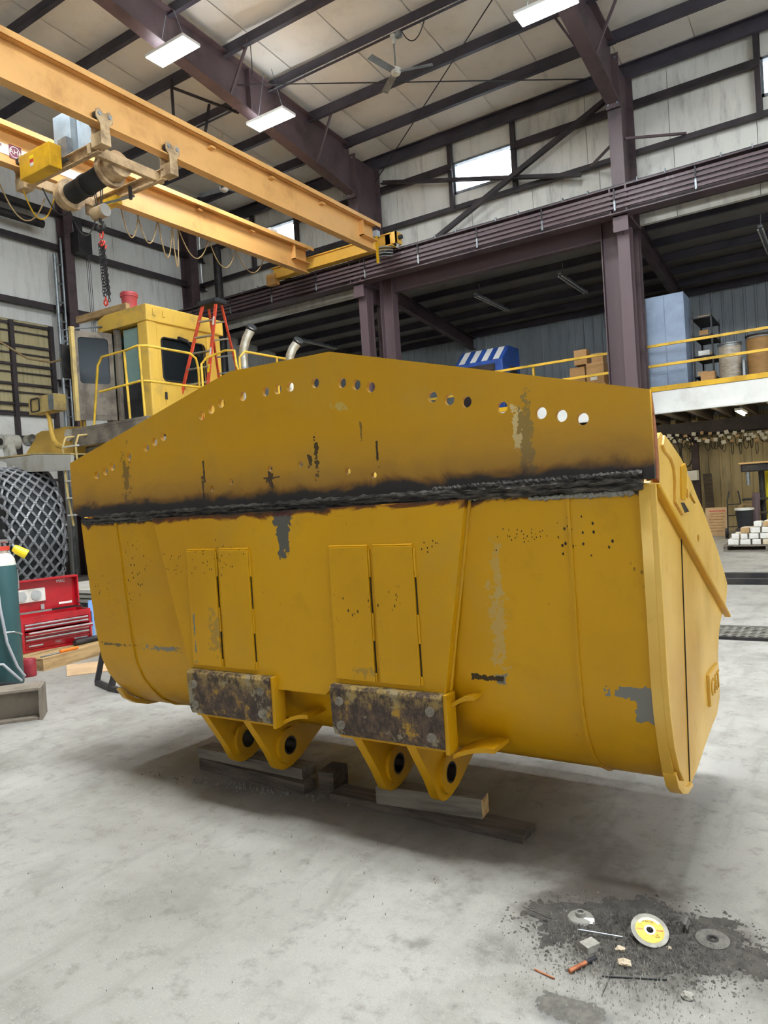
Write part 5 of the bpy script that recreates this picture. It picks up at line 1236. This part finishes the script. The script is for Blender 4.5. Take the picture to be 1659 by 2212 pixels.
# pallet of offcuts
pa = thing('wooden_pallet', 'grey wooden pallet loaded with pale offcut blocks', 'pallet', (-1.6, 17.9, 0))
for i in range(6): part('deck_board', MB().box(-2.45, -.6, 17.45+.17*i, 17.58+.17*i, .12, .145), 'wood_grey', pa)
for x in (-2.45, -1.62, -.7): part('stringer', MB().box(x, x+.08, 17.45, 18.43, .03, .12), 'wood_grey', pa)
for y in (17.45, 17.9, 18.33): part('bottom_board', MB().box(-2.45, -.6, y, y+.1, 0, .03), 'wood_grey', pa)
random.seed(11); z0 = .147
for lay, (xa, xb, ya, yb) in enumerate(((-2.4, -.7, 17.47, 18.3), (-2.3, -.7, 17.5, 18.2), (-2.12, -.7, 17.55, 18.1), (-1.9, -.75, 17.6, 18.0))):
    y = ya
    hh = .125
    while y < yb-.1:
        x = xa+random.uniform(0, .08); dy = random.uniform(.14, .19)
        while x < xb:
            w = random.uniform(.14, .24); mt_ = random.choice(('brick_pale', 'brick_white', 'brick_tan', 'brick_white'))
            if lay < 2 or random.random() < .8:
                solo('offcut_block', MB().obox((x+w/2, y+dy/2, z0+hh*.46), ((1, random.uniform(-.06, .06), 0), (0, 1, 0), (0, 0, 1)), (w/2-.014, dy/2-.014, hh*.46-.001)), mt_, 'pale offcut block heaped on the grey wooden pallet', 'block', 'offcut blocks on the pallet', bevel=.006)
            x += w+.01
        y += dy+.01
    z0 += hh
# clutter behind the pallet
bb = onz(1605, 1150); bx_, by_ = -2.25, 19.6
pb = thing('black_pail', 'black plastic pail with pale rim behind the offcut pallet', 'pail', (-2.28, 20.0, 0))
part('pail_body', MB().lathe([(0, 0), (.17, 0), (.21, .48), (.19, .48), (.15, .02), (0, .02)], (-2.28, 20.0, 0.35), 24), 'dark_rubber', pb, 0, 40)
part('rim', MB().ring((-2.28, 20.0, .80), (-2.28, 20.0, .85), .225, .19, 24), 'dirty_white', pb, 0, 40)
part('stand', MB().box(-2.48, -2.08, 19.8, 20.2, 0, .35), 'wood_bark', pb)
solo('white_jug', MB().lathe([(0, .0), (.16, .0), (.2, .1), (.2, .42), (.12, .56), (.05, .62), (.05, .68), (0, .68)], (-1.86, 19.2, .0), 18, (.35, 0, .94)), 'paper_white', 'white plastic jug tilted behind the offcut pallet', 'jug', smooth=40)
sb = thing('cardboard_sign', 'tan cardboard sign with printed lines leaning by the siding wall', 'sign', (-3.3, 22.6, 0))
part('board', MB().add([(-3.60, 22.4, 0), (-3.0, 22.4, 0), (-3.0, 22.7, .80), (-3.60, 22.7, .80), (-3.60, 22.43, 0), (-3.0, 22.43, 0), (-3.0, 22.73, .80), (-3.60, 22.73, .80)], [(0, 1, 2, 3), (7, 6, 5, 4), (0, 4, 5, 1), (1, 5, 6, 2), (2, 6, 7, 3), (3, 7, 4, 0)]), 'cardboard_pale', sb)
for k in range(8):
    z = .70-.08*k; y = 22.4+.375*z
    part('printed_line', MB().box(-3.5+.02*(k % 3), -3.08-.05*(k % 2), y-.006, y-.002, z-.012, z+.012), 'label_red' if k == 0 else 'cardboard', sb)
ht = thing('hand_truck', 'black hand truck standing between the sign and the coil', 'hand truck', (-2.72, 21.6, 0))
for s in (-.16, .16): part('rail', MB().tube([(-2.72+s, 21.5, .1), (-2.72+s, 21.7, 1.0), (-2.72+s*.7, 21.75, 1.25)], .02, 6), 'black_steel', ht)
for z in (.3, .6, .9): part('cross_bar', MB().cyl((-2.88, 21.5+.22*z, z), (-2.56, 21.5+.22*z, z), .015, 6), 'black_steel', ht)
for s in (-.2, .2): part('wheel', MB().cyl((-2.72+s-.03, 21.6, .13), (-2.72+s+.03, 21.6, .13), .13, 16), 'dark_rubber', ht, 0, 40)
part('toe_plate', MB().box(-2.92, -2.52, 21.25, 21.52, .0, .02), 'black_steel', ht)
solo('hose_coil', MB().tube([(-2.35+(.16+.02*(i//16))*math.cos(i*math.pi/8), 21.2, .72+(.16+.02*(i//16))*math.sin(i*math.pi/8)) for i in range(64)], .022, 6), 'hose_tan', 'tan hose coil hung in front of the drill stand', 'hose', smooth=60)
dp = thing('drill_press', 'black drill press with belt guard beside the yellow cabinet', 'drill', (-2.0, 21.4, 0))
part('column', MB().cyl((-2.0, 21.5, 0), (-2.0, 21.5, 1.9), .07, 14), 'black_steel', dp, 0, 40)
part('head', MB().box(-2.45, -1.55, 21.2, 21.6, 1.75, 1.95), 'black_steel', dp, .03)
part('guard_top', MB().box(-2.5, -1.5, 21.15, 21.65, 1.95, 2.0), 'wood_tan', dp, .01)
part('spindle', MB().cyl((-2.3, 21.3, 1.75), (-2.3, 21.3, 1.4), .05, 12), 'grey_metal', dp, 0, 40)
part('motor', MB().box(-1.75, -1.45, 21.2, 21.5, 1.45, 1.75), 'black_steel', dp, .04)
part('table', MB().box(-2.45, -1.85, 21.1, 21.6, 1.0, 1.05), 'black_steel', dp, .01)
part('base', MB().box(-2.3, -1.7, 21.2, 21.8, 0, .08), 'black_steel', dp, .01)
solo('bronze_tube', MB().cyl((-2.12, 20.50, .02), (-2.05, 20.56, 1.2), .09, 16), 'steel_brown_scuffed', 'mauve tube leaning in front of the drill press', 'tube', smooth=40)
solo('work_shelf', MB().box(-2.6, -1.7, 20.8, 21.05, .66, .70).box(-2.55, -2.5, 20.85, 20.9, 0, .66).box(-1.8, -1.75, 20.85, 20.9, 0, .66).box(-2.55, -1.75, 20.82, 20.95, .3, .34), 'wood_bark', 'dark work stand below the drill press', 'stand')
yc = thing('yellow_cabinet', 'bright yellow steel cabinet cut by the right edge', 'cabinet', (-1.2, 21.7, 0))
part('body', MB().box(-1.95, -.9, 21.9, 22.5, 0, 1.75), 'label_yellow', yc, .01)
part('door', MB().box(-1.93, -1.43, 21.885, 21.9, .1, 1.7), 'label_yellow', yc, .004)
solo('glass_panel', MB().obox((-1.45, 20.6, .62), ((1, 0, .15), (0, 1, .25), (0, -.25, 1)), (.22, .01, .62)), 'cab_glass', 'dark framed panel leaning at the right edge', 'panel')
wl_ = thing('wall_shelf', 'white lit box shelf on the dark post under the mezzanine', 'shelf', (-4.2, 23.9, 1.7))
part('shelf_box', MB().box(-4.45, -3.95, 23.75, 24.1, 1.62, 1.92), 'white_paint', wl_, .01)
part('back_bracket', MB().box(-4.25, -4.1, 24.1, 24.2, 1.6, 1.95), 'black_steel', wl_)
for k in range(4):
    solo('stored_part', MB().lathe([(0, 0), (.09, 0), (.1, .12), (.06, .2), (0, .2)], (-4.3+.24*k, 23.45-.06*k, 0), 12), ['dirty_white', 'black_steel', 'loader_grime', 'grey_metal'][k], ['dirty white pump part on the floor by the post', 'black steel part on the floor by the post', 'grimy brown part on the floor by the post', 'grey metal part on the floor by the post'][k], 'part', 'parts on the floor by the post', smooth=40)
solo('steel_sheet', MB().obox((-3.60, 23.5, .9), ((1, 0, 0), (0, 1, .15), (0, -.15, 1)), (.12, .02, .9)), 'wood_bark', 'dark brown board leaning on the siding wall', 'board')
for k, (y0, l) in enumerate(((12.0, 'nearer black steel bar lying on the floor at right'), (12.75, 'farther black steel bar lying on the floor at right'))):
    solo('steel_bar', MB().box(-2.4, 3.0, y0, y0+.10, 0, .09), 'black_steel', l, 'bar', 'steel bars on the floor', bevel=.008)
fg = thing('floor_grate', 'steel floor grate with square holes over the drain at right', 'grate', (0, 8.2, 0))
part('frame', MB().box(-1.35, 1.6, 7.86, 7.90, 0, .03).box(-1.35, 1.6, 8.46, 8.50, 0, .03).box(-1.35, -1.31, 7.9, 8.46, 0, .03), 'black_steel', fg)
part('pit', MB().box(-1.31, 1.6, 7.9, 8.46, 0.001, .004), 'bore_dark', fg)
for i in range(36): part('grate_bar', MB().box(-1.28+.08*i, -1.28+.08*i+.03, 7.9, 8.46, .004, .03), 'slag_grey', fg)
for i in range(7): part('cross_bar', MB().box(-1.30, 1.6, 7.93+.08*i, 7.955+.08*i, .03, .036), 'slag_grey', fg)
# ---------------------------------------------------------------- left foreground
gc = thing('gas_cylinder', 'dark green gas cylinder with grey shoulder and yellow cap at the left', 'cylinder', (-7.19, 3.98, 0))
gx, gy = -7.19, 3.98
part('cylinder_body', MB().lathe([(0, 0), (.15, 0), (.16, .02), (.16, 1.18), (.158, 1.20)], (gx, gy, 0), 36), 'cylinder_green', gc, 0, 40)
part('shoulder', MB().lathe([(.158, 1.20), (.15, 1.26), (.125, 1.30), (.09, 1.32), (.09, 1.35), (0, 1.35)], (gx, gy, 0), 36), 'dirty_white', gc, 0, 50)
part('collar', MB().cyl((gx, gy, 1.35), (gx, gy, 1.39), .11, 24), 'red_steel', gc, 0, 40)
part('valve', MB().cyl((gx, gy, 1.39), (gx, gy, 1.45), .04, 12).cyl((gx-.06, gy, 1.44), (gx+.08, gy+.06, 1.44), .02, 10), 'bright_metal', gc, 0, 40)
yt = onx(38, 1190, -7.08)
part('yellow_cap', MB().lathe([(0, .07), (.035, .065), (.045, .02), (.05, -.075), (.045, -.075), (.04, .015), (0, .035)], (gx+.10, gy+.17, 1.33), 20, (-.5, -.7, .6)), 'cap_yellow', gc, 0, 40)
part('cap_chain', MB().tube([(gx+.09, gy+.14, 1.15), (gx+.10, gy+.135, 1.0), (gx+.12, gy+.12, .95)], .006, 5), 'bright_metal', gc)
part('safety_chain', MB().tube([(gx+.15, gy-.08, .55), (gx+.16, gy+.02, .54), (gx+.12, gy+.12, .50), (gx+.02, gy+.17, .47)], .010, 6), 'bright_metal', gc)
solo('welding_hose', MB().tube([(-7.03, 3.86, 1.15), (-7.0, 3.86, .8), (-6.99, 3.90, .45), (-6.98, 3.98, .2), (-6.95, 4.03, .1), (-6.94, 3.99, .06), (-6.96, 3.92, .15), (-7.0, 3.85, .25), (-7.02, 3.78, .26)], .014, 8), 'hose_grey', 'grey welding hose looping down the green cylinder', 'hose', smooth=60)
solo('black_hose', MB().tube([(-6.75+.28*math.cos(a)+.0, 3.55+.28*math.sin(a), .03+.012*i/6) for i, a in enumerate([math.pi*2*k/20 for k in range(34)])], .02, 8), 'dark_rubber', 'coil of black hose on the floor beside the green cylinder', 'hose', smooth=60)
# steel beam offcut
d = Vector((-.64, -.77, 0)); n_ = Vector((.77, -.64, 0))
p0 = Vector((-5.63, 3.36, 0))
sbm = thing('steel_beam', 'rusty grey steel beam offcut lying on the floor at lower left', 'beam', p0)
part('beam', MB().extr([(-.0, -.13), (.14, -.13), (.14, -.11), (.016, -.11), (.016, .11), (.14, .11), (.14, .13), (-.12, .13), (-.12, .11), (0, .11), (0, -.11), (-.12, -.11), (-.12, -.13), (0, -.13)], p0-n_*.14+Vector((0, 0, .131)), p0-n_*.14+d*1.6+Vector((0, 0, .131))), 'loader_grime', sbm)
part('end_plate', MB().obox(p0-n_*.13+Vector((.008, .012, .131)), (n_, d, (0, 0, 1)), (.13, .012, .131)), 'loader_grime', sbm)
# pallet, tool chest and small things around it
ang = math.radians(97.5)
pt_ = thing('tool_pallet', 'tan wooden pallet under the red tool chest', 'pallet', (-7.41, 4.51, 0), ang)
part('front_board', MB().box(0, 1.0, 0, .04, .02, .115), 'wood_tan', pt_, .004, local=True)
for x in (0, .48, .94): part('stringer', MB().box(x, x+.05, .04, .95, .02, .11), 'wood_tan', pt_, .004, local=True)
for i in range(6): part('deck_board', MB().box(0, 1.0, .0+.17*i, .13+.17*i, .116, .136), 'wood_tan', pt_, .003, local=True)
for y in (.0, .85): part('bottom_board', MB().box(0, 1.0, y, y+.1, 0, .02), 'wood_tan', pt_, local=True)
tc = thing('tool_chest', 'red tool chest with open lid and silver drawer pulls', 'tool chest', (-7.86, 4.995, .137), math.radians(79.8))
w, dp_, h = .80, .34, .40
hw = w/2
part('carcass', MB().box(-hw, -hw+.025, 0, dp_, 0, h).box(hw-.025, hw, 0, dp_, 0, h).box(-hw+.025, hw-.025, dp_-.015, dp_, 0, h).box(-hw+.025, hw-.025, 0, dp_-.015, 0, .03).box(-hw+.025, hw-.025, 0, .02, h-.07, h).box(-hw+.025, hw-.025, .02, dp_-.015, h-.10, h-.085), 'toolbox_red', tc, local=True)
zz = [(.285, .32), (.245, .28), (.20, .24), (.155, .195), (.11, .15), (.035, .105)]
for k, (a, b) in enumerate(zz):
    yo = -.11 if k == 2 else 0.002
    dw_ = part('drawer', MB().box(-hw+.03, hw-.03, yo, yo+.015, a, b).box(-hw+.03, hw-.03, yo+.015, yo+.25, a, a+.008).box(-hw+.03, -hw+.036, yo+.015, yo+.25, a, b-.008).box(hw-.036, hw-.03, yo+.015, yo+.25, a, b-.008), 'toolbox_red', tc, local=True)
    if k < 5: part('drawer_pull', MB().box(-hw+.035, hw-.035, yo-.012, yo, b-.018, b-.002), 'bright_metal', dw_, .002, local=True)
    else:
        for s in (-1, 1): part('drawer_pull', MB().box(min(s*.34, s*.18), max(s*.34, s*.18), yo-.012, yo, .06, .076), 'bright_metal', dw_, .002, local=True)
me = text_mesh('MAC', .035, .001); xform(me, basis((1, 0, 0), (0, 0, 1), (0, -.001, .07))); part('badge', me, 'bright_metal', tc)
lid = part('lid', MB().box(-hw, hw, dp_+.02, dp_+.05, h+.02, h+.40).box(-hw, hw, dp_-.06, dp_+.02, h+.38, h+.40).box(hw-.015, hw, dp_-.06, dp_+.02, h+.02, h+.38).box(-hw, -hw+.015, dp_-.06, dp_+.02, h+.02, h+.38), 'toolbox_red', tc, local=True)
me = text_mesh('MAC', .05, .001); xform(me, basis((1, 0, 0), (0, 0, 1), (.22, dp_+.018, h+.34))); part('lid_badge', me, 'bright_metal', lid)
part('inside_lamp', MB().box(-.36, .02, dp_-.01, dp_+.019, h+.13, h+.29), 'dirty_white', tc, .012, local=True)
for x in (-.26, -.09): part('lamp_lens', MB().cyl((x, dp_-.012, h+.21), (x, dp_-.02, h+.21), .06, 20), 'bright_metal', tc, 0, 40, local=True)
part('lid_label', MB().box(.18, .34, dp_+.016, dp_+.019, h+.06, h+.085), 'paper_white', tc, local=True)
part('lid_key', MB().box(-.04, .0, dp_-.0, dp_+.018, h+.03, h+.09), 'bright_metal', tc, local=True)
part('lid_stay', MB().cyl((hw-.03, dp_-.05, h+.10), (hw-.03, .10, h-.02), .006, 6), 'black_steel', tc, local=True)
random.seed(5)
ca, sa = math.cos(math.radians(79.8)), math.sin(math.radians(79.8))
def tcw(x, y, z): return Vector((-7.86+x*ca-y*sa, 4.995+x*sa+y*ca, .137+z))
for k in range(22):
    x = -.34+.031*k; y = .05+.2*random.random(); a = random.uniform(0, 3.1); l_ = random.uniform(.03, .075); zt = h-.084
    cx, cy = x, min(max(y, .09), .25); dx_, dy_ = l_*math.cos(a)*.5, l_*math.sin(a)*.5
    zt += .0125*(k % 3)+.008
    solo('hand_tool', MB().cyl(tcw(cx-dx_, cy-dy_, zt), tcw(cx+dx_, cy+dy_, zt), .0075, 8), random.choice(('bright_metal', 'bright_metal', 'black_steel', 'bright_metal', 'orange_plastic')), 'small hand tool lying in the open top of the red chest', 'tool', 'hand tools in the chest tray')
solo('red_canister', MB().lathe([(0, 0), (.065, 0), (.07, .01), (.07, .17), (.062, .185), (0, .19)], (-7.34, 4.31, 0), 24), 'canister_red', 'small dull red canister standing before the pallet', 'canister', smooth=40)
def plw(x, y, z): return Vector((-7.41-.1305*x-.9914*y, 4.51+.9914*x-.1305*y, z))
solo('pry_bar', MB().cyl(plw(.02, .06, .146), plw(.26, .05, .146), .008, 8), 'grey_metal', 'grey steel shaft lying on the pallet by the orange grip', 'tool', smooth=40)
solo('orange_grip', MB().cyl(plw(.27, .05, .1535), plw(.50, .04, .1535), .017, 12), 'orange_plastic', 'orange tool grip lying on the front of the pallet', 'tool', smooth=40)
solo('impact_wrench', MB().cyl(plw(.62, .22, .172), plw(.98, .2, .172), .035, 12), 'black_steel', 'black air wrench lying on the pallet right of the chest', 'tool', smooth=40)
solo('cardboard_sheet', MB().add([V3(onz(*q)) + Vector((0, 0, z)) for z in (.002, .008) for q in ((145, 1462), (262, 1447), (262, 1424), (143, 1438))], [(0, 1, 2, 3), (7, 6, 5, 4), (0, 4, 5, 1), (1, 5, 6, 2), (2, 6, 7, 3), (3, 7, 4, 0)]), 'cardboard_pale', 'flat sheet of cardboard on the floor before the pallet', 'cardboard')
s1 = onz(185, 1300, .5)
for k in range(3):
    pz = .30+.09*k
    solo('steel_plate', MB().box(-11.4, -9.6+.1*k, 7.0-.1*k, 8.0, pz, pz+.05), 'fender_grey', ['lowest grey steel plate of the stack by the loader', 'middle grey steel plate of the stack by the loader', 'top grey steel plate of the stack by the loader'][k], 'plate', 'steel plates stacked by the loader')
solo('plate_stand', MB().box(-11.3, -9.7, 7.1, 7.9, 0, .298), 'girt_dark', 'dark block carrying the stacked grey steel plates', 'block')
for k in (0, 1): solo('plate_spacer', MB().box(-11.2, -9.8, 7.1, 7.9, .352+.09*k, .388+.09*k), 'girt_dark', ['lower dark spacer between the stacked steel plates', 'upper dark spacer between the stacked steel plates'][k], 'spacer', 'plate spacers')
bp = thing('blue_scoop', 'pale blue plastic scoop standing right of the tool chest', 'scoop', (-8.1, 5.62, 0))
part('blade', MB().obox((-8.1, 5.63, .52), ((.2, .98, 0), (-.98, .2, .15), (.1, 0, 1)), (.05, .006, .07)), 'plastic_blue', bp, .003)
part('handle', MB().cyl((-8.1, 5.63, 0), (-8.1, 5.63, .46), .015, 8), 'plastic_blue', bp)
# steel stand behind the bucket corner
stn = thing('steel_stand', 'dark square tube stand behind the left end of the bucket', 'stand', (-5.9, 4.3, 0))
a0, b0 = onz(210, 1480), onz(240, 1493); c0_ = onz(345, 1513)
a0.z = b0.z = c0_.z = .025
for p, top in ((a0, (225, 1395)), (b0, (252, 1440))):
    tp = ony(*top, p.y+.08); part('leg', MB().beam(p, tp, .045, .045), 'black_steel', stn)
part('foot_bar', MB().beam(a0, b0, .045, .045), 'black_steel', stn)
part('foot_bar', MB().beam(b0, c0_, .045, .045), 'black_steel', stn)
tA, tB = ony(225, 1395, a0.y+.08), ony(252, 1440, b0.y+.08)
part('top_bar', MB().beam(tA, tB, .045, .045), 'black_steel', stn)
# ---------------------------------------------------------------- grinding debris in front
random.seed(21)
mat('chip_dark', '#57534d', .75, .1, '#6d6860', 30)
mat('chip_mid', '#8b867c', .8, 0, '#a39e93', 30)
mat('chip_light', '#b9b5ab', .6, .2, '#d6d3ca', 30)
def chips(n, cx, cy, sx, sy, r0, r1, mt, name, label, ring_=0):
    mb = MB()
    for _ in range(n):
        while True:
            x, y = random.gauss(0, .5), random.gauss(0, .5)
            if x*x+y*y < 1.7: break
        px, py = cx+x*sx, cy+y*sy+x*sx*.12; r = random.uniform(r0, r1)*random.uniform(.5, 1)
        a = random.uniform(0, math.pi); e = random.uniform(.3, 1); hgt = r*random.uniform(.3, .8)
        hgt0 = .012*math.exp(-(x*x+y*y)*1.5)
        ax = Vector((math.cos(a), math.sin(a), random.uniform(-.3, .3))); ay = Vector((-math.sin(a), math.cos(a), random.uniform(-.3, .3)))
        o = Vector((px, py, hgt0))
        mb.add([o-ax*r-Vector((0, 0, hgt0)), o+ay*r*e-Vector((0, 0, hgt0)), o+ax*r-Vector((0, 0, hgt0)), o-ay*r*e-Vector((0, 0, hgt0)), o+Vector((random.uniform(-.3, .3)*r, random.uniform(-.3, .3)*r, hgt))],
               [(0, 3, 2, 1), (0, 1, 4), (1, 2, 4), (2, 3, 4), (3, 0, 4)])
    o = solo(name, mb, mt, label, 'debris', base=(cx, cy, 0)); o['kind'] = 'stuff'; return o
from mathutils import noise as mnoise
mat('soot_dirt', '#4d4842', .95, 0, '#37332f', 14, .4, .65, .6, 90)
def mound(cx, cy, sx, sy, h, n, mt, name, label):
    mb = MB(); nx, ny = n, int(n*sy/sx); H = {}
    for i in range(nx+1):
        for j in range(ny+1):
            u, v = i/nx*2-1, j/ny*2-1; x, y = cx+u*sx, cy+v*sy+u*sx*.12
            f = 1-(u*u+v*v)**.5*1.25
            f += .55*mnoise.noise((x*6, y*6, 1))+.35*mnoise.noise((x*17, y*17, 5))+.25*mnoise.noise((x*45, y*45, 9))
            H[i, j] = (x, y, max(0, min(1, f*1.1))*h*(.7+.5*mnoise.noise((x*60, y*60, 3))))
    idx = {k: q for q, k in enumerate(H)}; vs = [(x, y, z+.0006) for x, y, z in H.values()]
    fs = [(idx[i, j], idx[i+1, j], idx[i+1, j+1], idx[i, j+1]) for i in range(nx) for j in range(ny) if max(H[i, j][2], H[i+1, j][2], H[i+1, j+1][2], H[i, j+1][2]) > h*.06]
    used = sorted({a for f in fs for a in f}); rm = {a: b for b, a in enumerate(used)}
    mb.add([vs[a] for a in used], [tuple(rm[a] for a in f) for f in fs])
    o = solo(name, mb, mt, label, 'dirt', base=(cx, cy, 0), smooth=60); o['kind'] = 'stuff'; return o
mound(-.68, 2.60, .50, .26, .012, 110, 'soot_dirt', 'soot_mound', 'dark sooty grinding dirt swept up on the floor')
mound(-.80, 2.12, .12, .07, .004, 50, 'chip_dark', 'grey_cake', 'thin cake of grey dust near the bottom edge')
chips(3600, -.70, 2.58, .38, .23, .003, .012, 'chip_dark', 'slag_chips', 'dark grinding slag and metal chips heaped on the floor')
chips(1500, -.70, 2.42, .46, .34, .002, .006, 'chip_mid', 'grit', 'grey grit and swarf spread round the slag on the floor')
chips(700, -.72, 2.30, .42, .32, .0015, .0035, 'chip_light', 'bright_swarf', 'bright metal swarf flecks sprinkled on the floor')
chips(260, -2.9, 3.02, .9, .07, .004, .014, 'chip_dark', 'bark_crumbs', 'dark bark crumbs along the timbers under the bucket')
chips(160, -2.2, 2.4, 1.8, 1.2, .0012, .0034, 'chip_dark', 'floor_specks', 'tiny dark specks scattered over the concrete floor')
# cutting discs
def disc(cx, cy, r, z, tilt, az, label, yellow):
    t_ = thing('cutting_disc', label, 'disc', (cx, cy, z), (tilt*math.cos(az), tilt*math.sin(az), .4), 'cutting discs')
    part('abrasive', MB().ring((0, 0, 0), (0, 0, .004), r, .012, 40), 'chip_mid' if yellow else 'chip_dark', t_, local=True)
    if yellow:
        part('paper_label', MB().ring((0, 0, .004), (0, 0, .0048), r*.76, .014, 40), 'disc_paper', t_, local=True)
        part('bush', MB().ring((0, 0, .0048), (0, 0, .0056), .019, .012, 24), 'bright_metal', t_, local=True)
        part('label_band', MB().prism([(.74*r*math.cos(a), .74*r*math.sin(a)) for a in [math.pi*(.2+.05*i) for i in range(13)]]+[(.60*r*math.cos(a), .60*r*math.sin(a)) for a in [math.pi*(.8-.05*i) for i in range(13)]], 'Z', .0048, .0053), 'sign_white', t_, local=True)
        part('label_stripe', MB().box(-.70*r, -.022, -.002, .003, .0048, .0053), 'copper', t_, local=True)
        part('label_stripe', MB().box(.022, .70*r, -.002, .003, .0048, .0053), 'copper', t_, local=True)
        me = text_mesh('A 960 TZ', .009, .0003); me.transform(Matrix.Translation((-.003, .031, .0053))); part('printed_text', me, 'ink_black', t_)
        part('warning_mark', MB().tube([(.022+.008*math.cos(a), -.022+.008*math.sin(a), .0053) for a in (math.pi/2, math.pi*7/6, math.pi*11/6)], .0008, 4, True), 'ink_black', t_, local=True)
    else:
        part('hub_ring', MB().ring((0, 0, .004), (0, 0, .006), .02, .012, 20), 'black_steel', t_, local=True)
    return t_
mat('disc_paper', '#d9b948', .6, 0, '#c7a234', 30)
disc(-.668, 2.575, .0635, .034, .42, 0.2, 'yellow labelled cutting disc lying tilted on the slag', True)
disc(-.478, 2.66, .055, .008, .05, 0, 'worn dark cutting disc half buried at the slag edge', False)
gw = thing('grinder_hub', 'small steel flap wheel hub on the left of the slag', 'hub', (-.92, 2.59, 0))
part('hub_plate', MB().lathe([(0, .005), (.05, .004), (.045, .012), (.02, .016), (.018, .03), (.012, .03), (.012, .02), (0, .02)], (-.92, 2.59, 0), 24), 'slag_grey', gw, 0, 40)
part('white_flap', MB().obox((-.885, 2.575, .012), ((1, .3, 0), (-.3, 1, .4), (0, -.4, 1)), (.02, .012, .001)), 'paper_white', gw)
ct = thing('gouging_rod_stub', 'copper coated carbon rod stub with black burnt end', 'rod', (-.84, 2.33, 0))
p, q = onz(1230, 2098, .009), onz(1287, 2068, .009); mid = p.lerp(q, .62)
part('copper_sleeve', MB().cyl(p, mid, .0075, 14), 'copper', ct, 0, 40); part('carbon_tip', MB().cyl(mid, q, .0075, 14), 'black_steel', ct, 0, 40)
sbk = onz(1272, 2055, .0)
solo('steel_offcut', MB().obox(sbk+Vector((0, .012, .0125)), ((.85, -.5, 0), (.5, .85, 0), (0, 0, 1)), (.022, .028, .0125)), 'chip_mid', 'small grey steel block beside the carbon rod stub', 'offcut', bevel=.001)
for a_, b_, r_, mt_, l in (((1155, 2094), (1198, 2114), .003, 'copper', 'thin copper rod lying left of the slag'), ((1300, 2108), (1440, 2116), .0028, 'black_steel', 'straight dark welding rod lying below the slag'), ((1132, 1960), (1190, 1985), .0018, 'black_steel', 'thin dark wire at the left rim of the slag'), ((1250, 2008), (1345, 2024), .0025, 'grey_metal', 'pale wire lying across the middle of the slag')):
    solo('rod_piece', MB().cyl(onz(*a_, .02 if r_ < .0027 else .004), onz(*b_, .02 if r_ < .0027 else .004), r_, 8), mt_, l, 'rod')
solo('bent_wire', MB().tube([onz(1460, 1995, .01), onz(1474, 1987, .025), onz(1488, 1982, .03), onz(1498, 1998, .01)], .0015, 5), 'black_steel', 'bent thin wire standing at the back of the slag', 'wire')
solo('long_wire', MB().tube([onz(1330, 2075, .004), onz(1318, 2110, .004), onz(1300, 2150, .004)], .0012, 5), 'black_steel', 'hair thin dark wire running below the stones', 'wire')
def stone(cx, cy, r, mt, label, cat='stone'):
    mb = MB(); bm = bmesh.new(); bmesh.ops.create_icosphere(bm, subdivisions=2, radius=r)
    vs = []
    for v in bm.verts:
        k = random.uniform(.7, 1.2); vs.append((cx+v.co.x*k, cy+v.co.y*k*.8, max(0, r*.45+v.co.z*k*.55)))
    mb.add(vs, [[v.index for v in f.verts] for f in bm.faces]); bm.free()
    return solo(cat if cat != 'stone' else 'stone_chip', mb, mt, label, cat, base=(cx, cy, 0))
stone(-.743, 2.467, .018, 'stone_pale', 'pale stone chip beside the yellow disc, the upper one')
stone(-.712, 2.395, .024, 'stone_pale', 'pale stone chip below the yellow disc, the lower one')
stone(-.60, 2.55, .012, 'stone_pale', 'tiny pale stone right of the yellow disc')
stone(-.50, 2.33, .02, 'chip_mid', 'grey crusty lump at the right of the grit')
p = onz(1470, 2015)
cuff = []
for i in range(13):
    a = -2.3+3.9*i/12; rr = .024+.006*math.sin(3.1*i)
    cuff.append((rr*math.cos(a), rr*math.sin(a)))
solo('torn_cuff', MB().sheet([(p.x+a, .024+b) for a, b in cuff], 'Y', p.y-.01, p.y+.05, .003), 'chip_dark', 'torn dark sheet metal cuff right of the yellow disc', 'scrap')
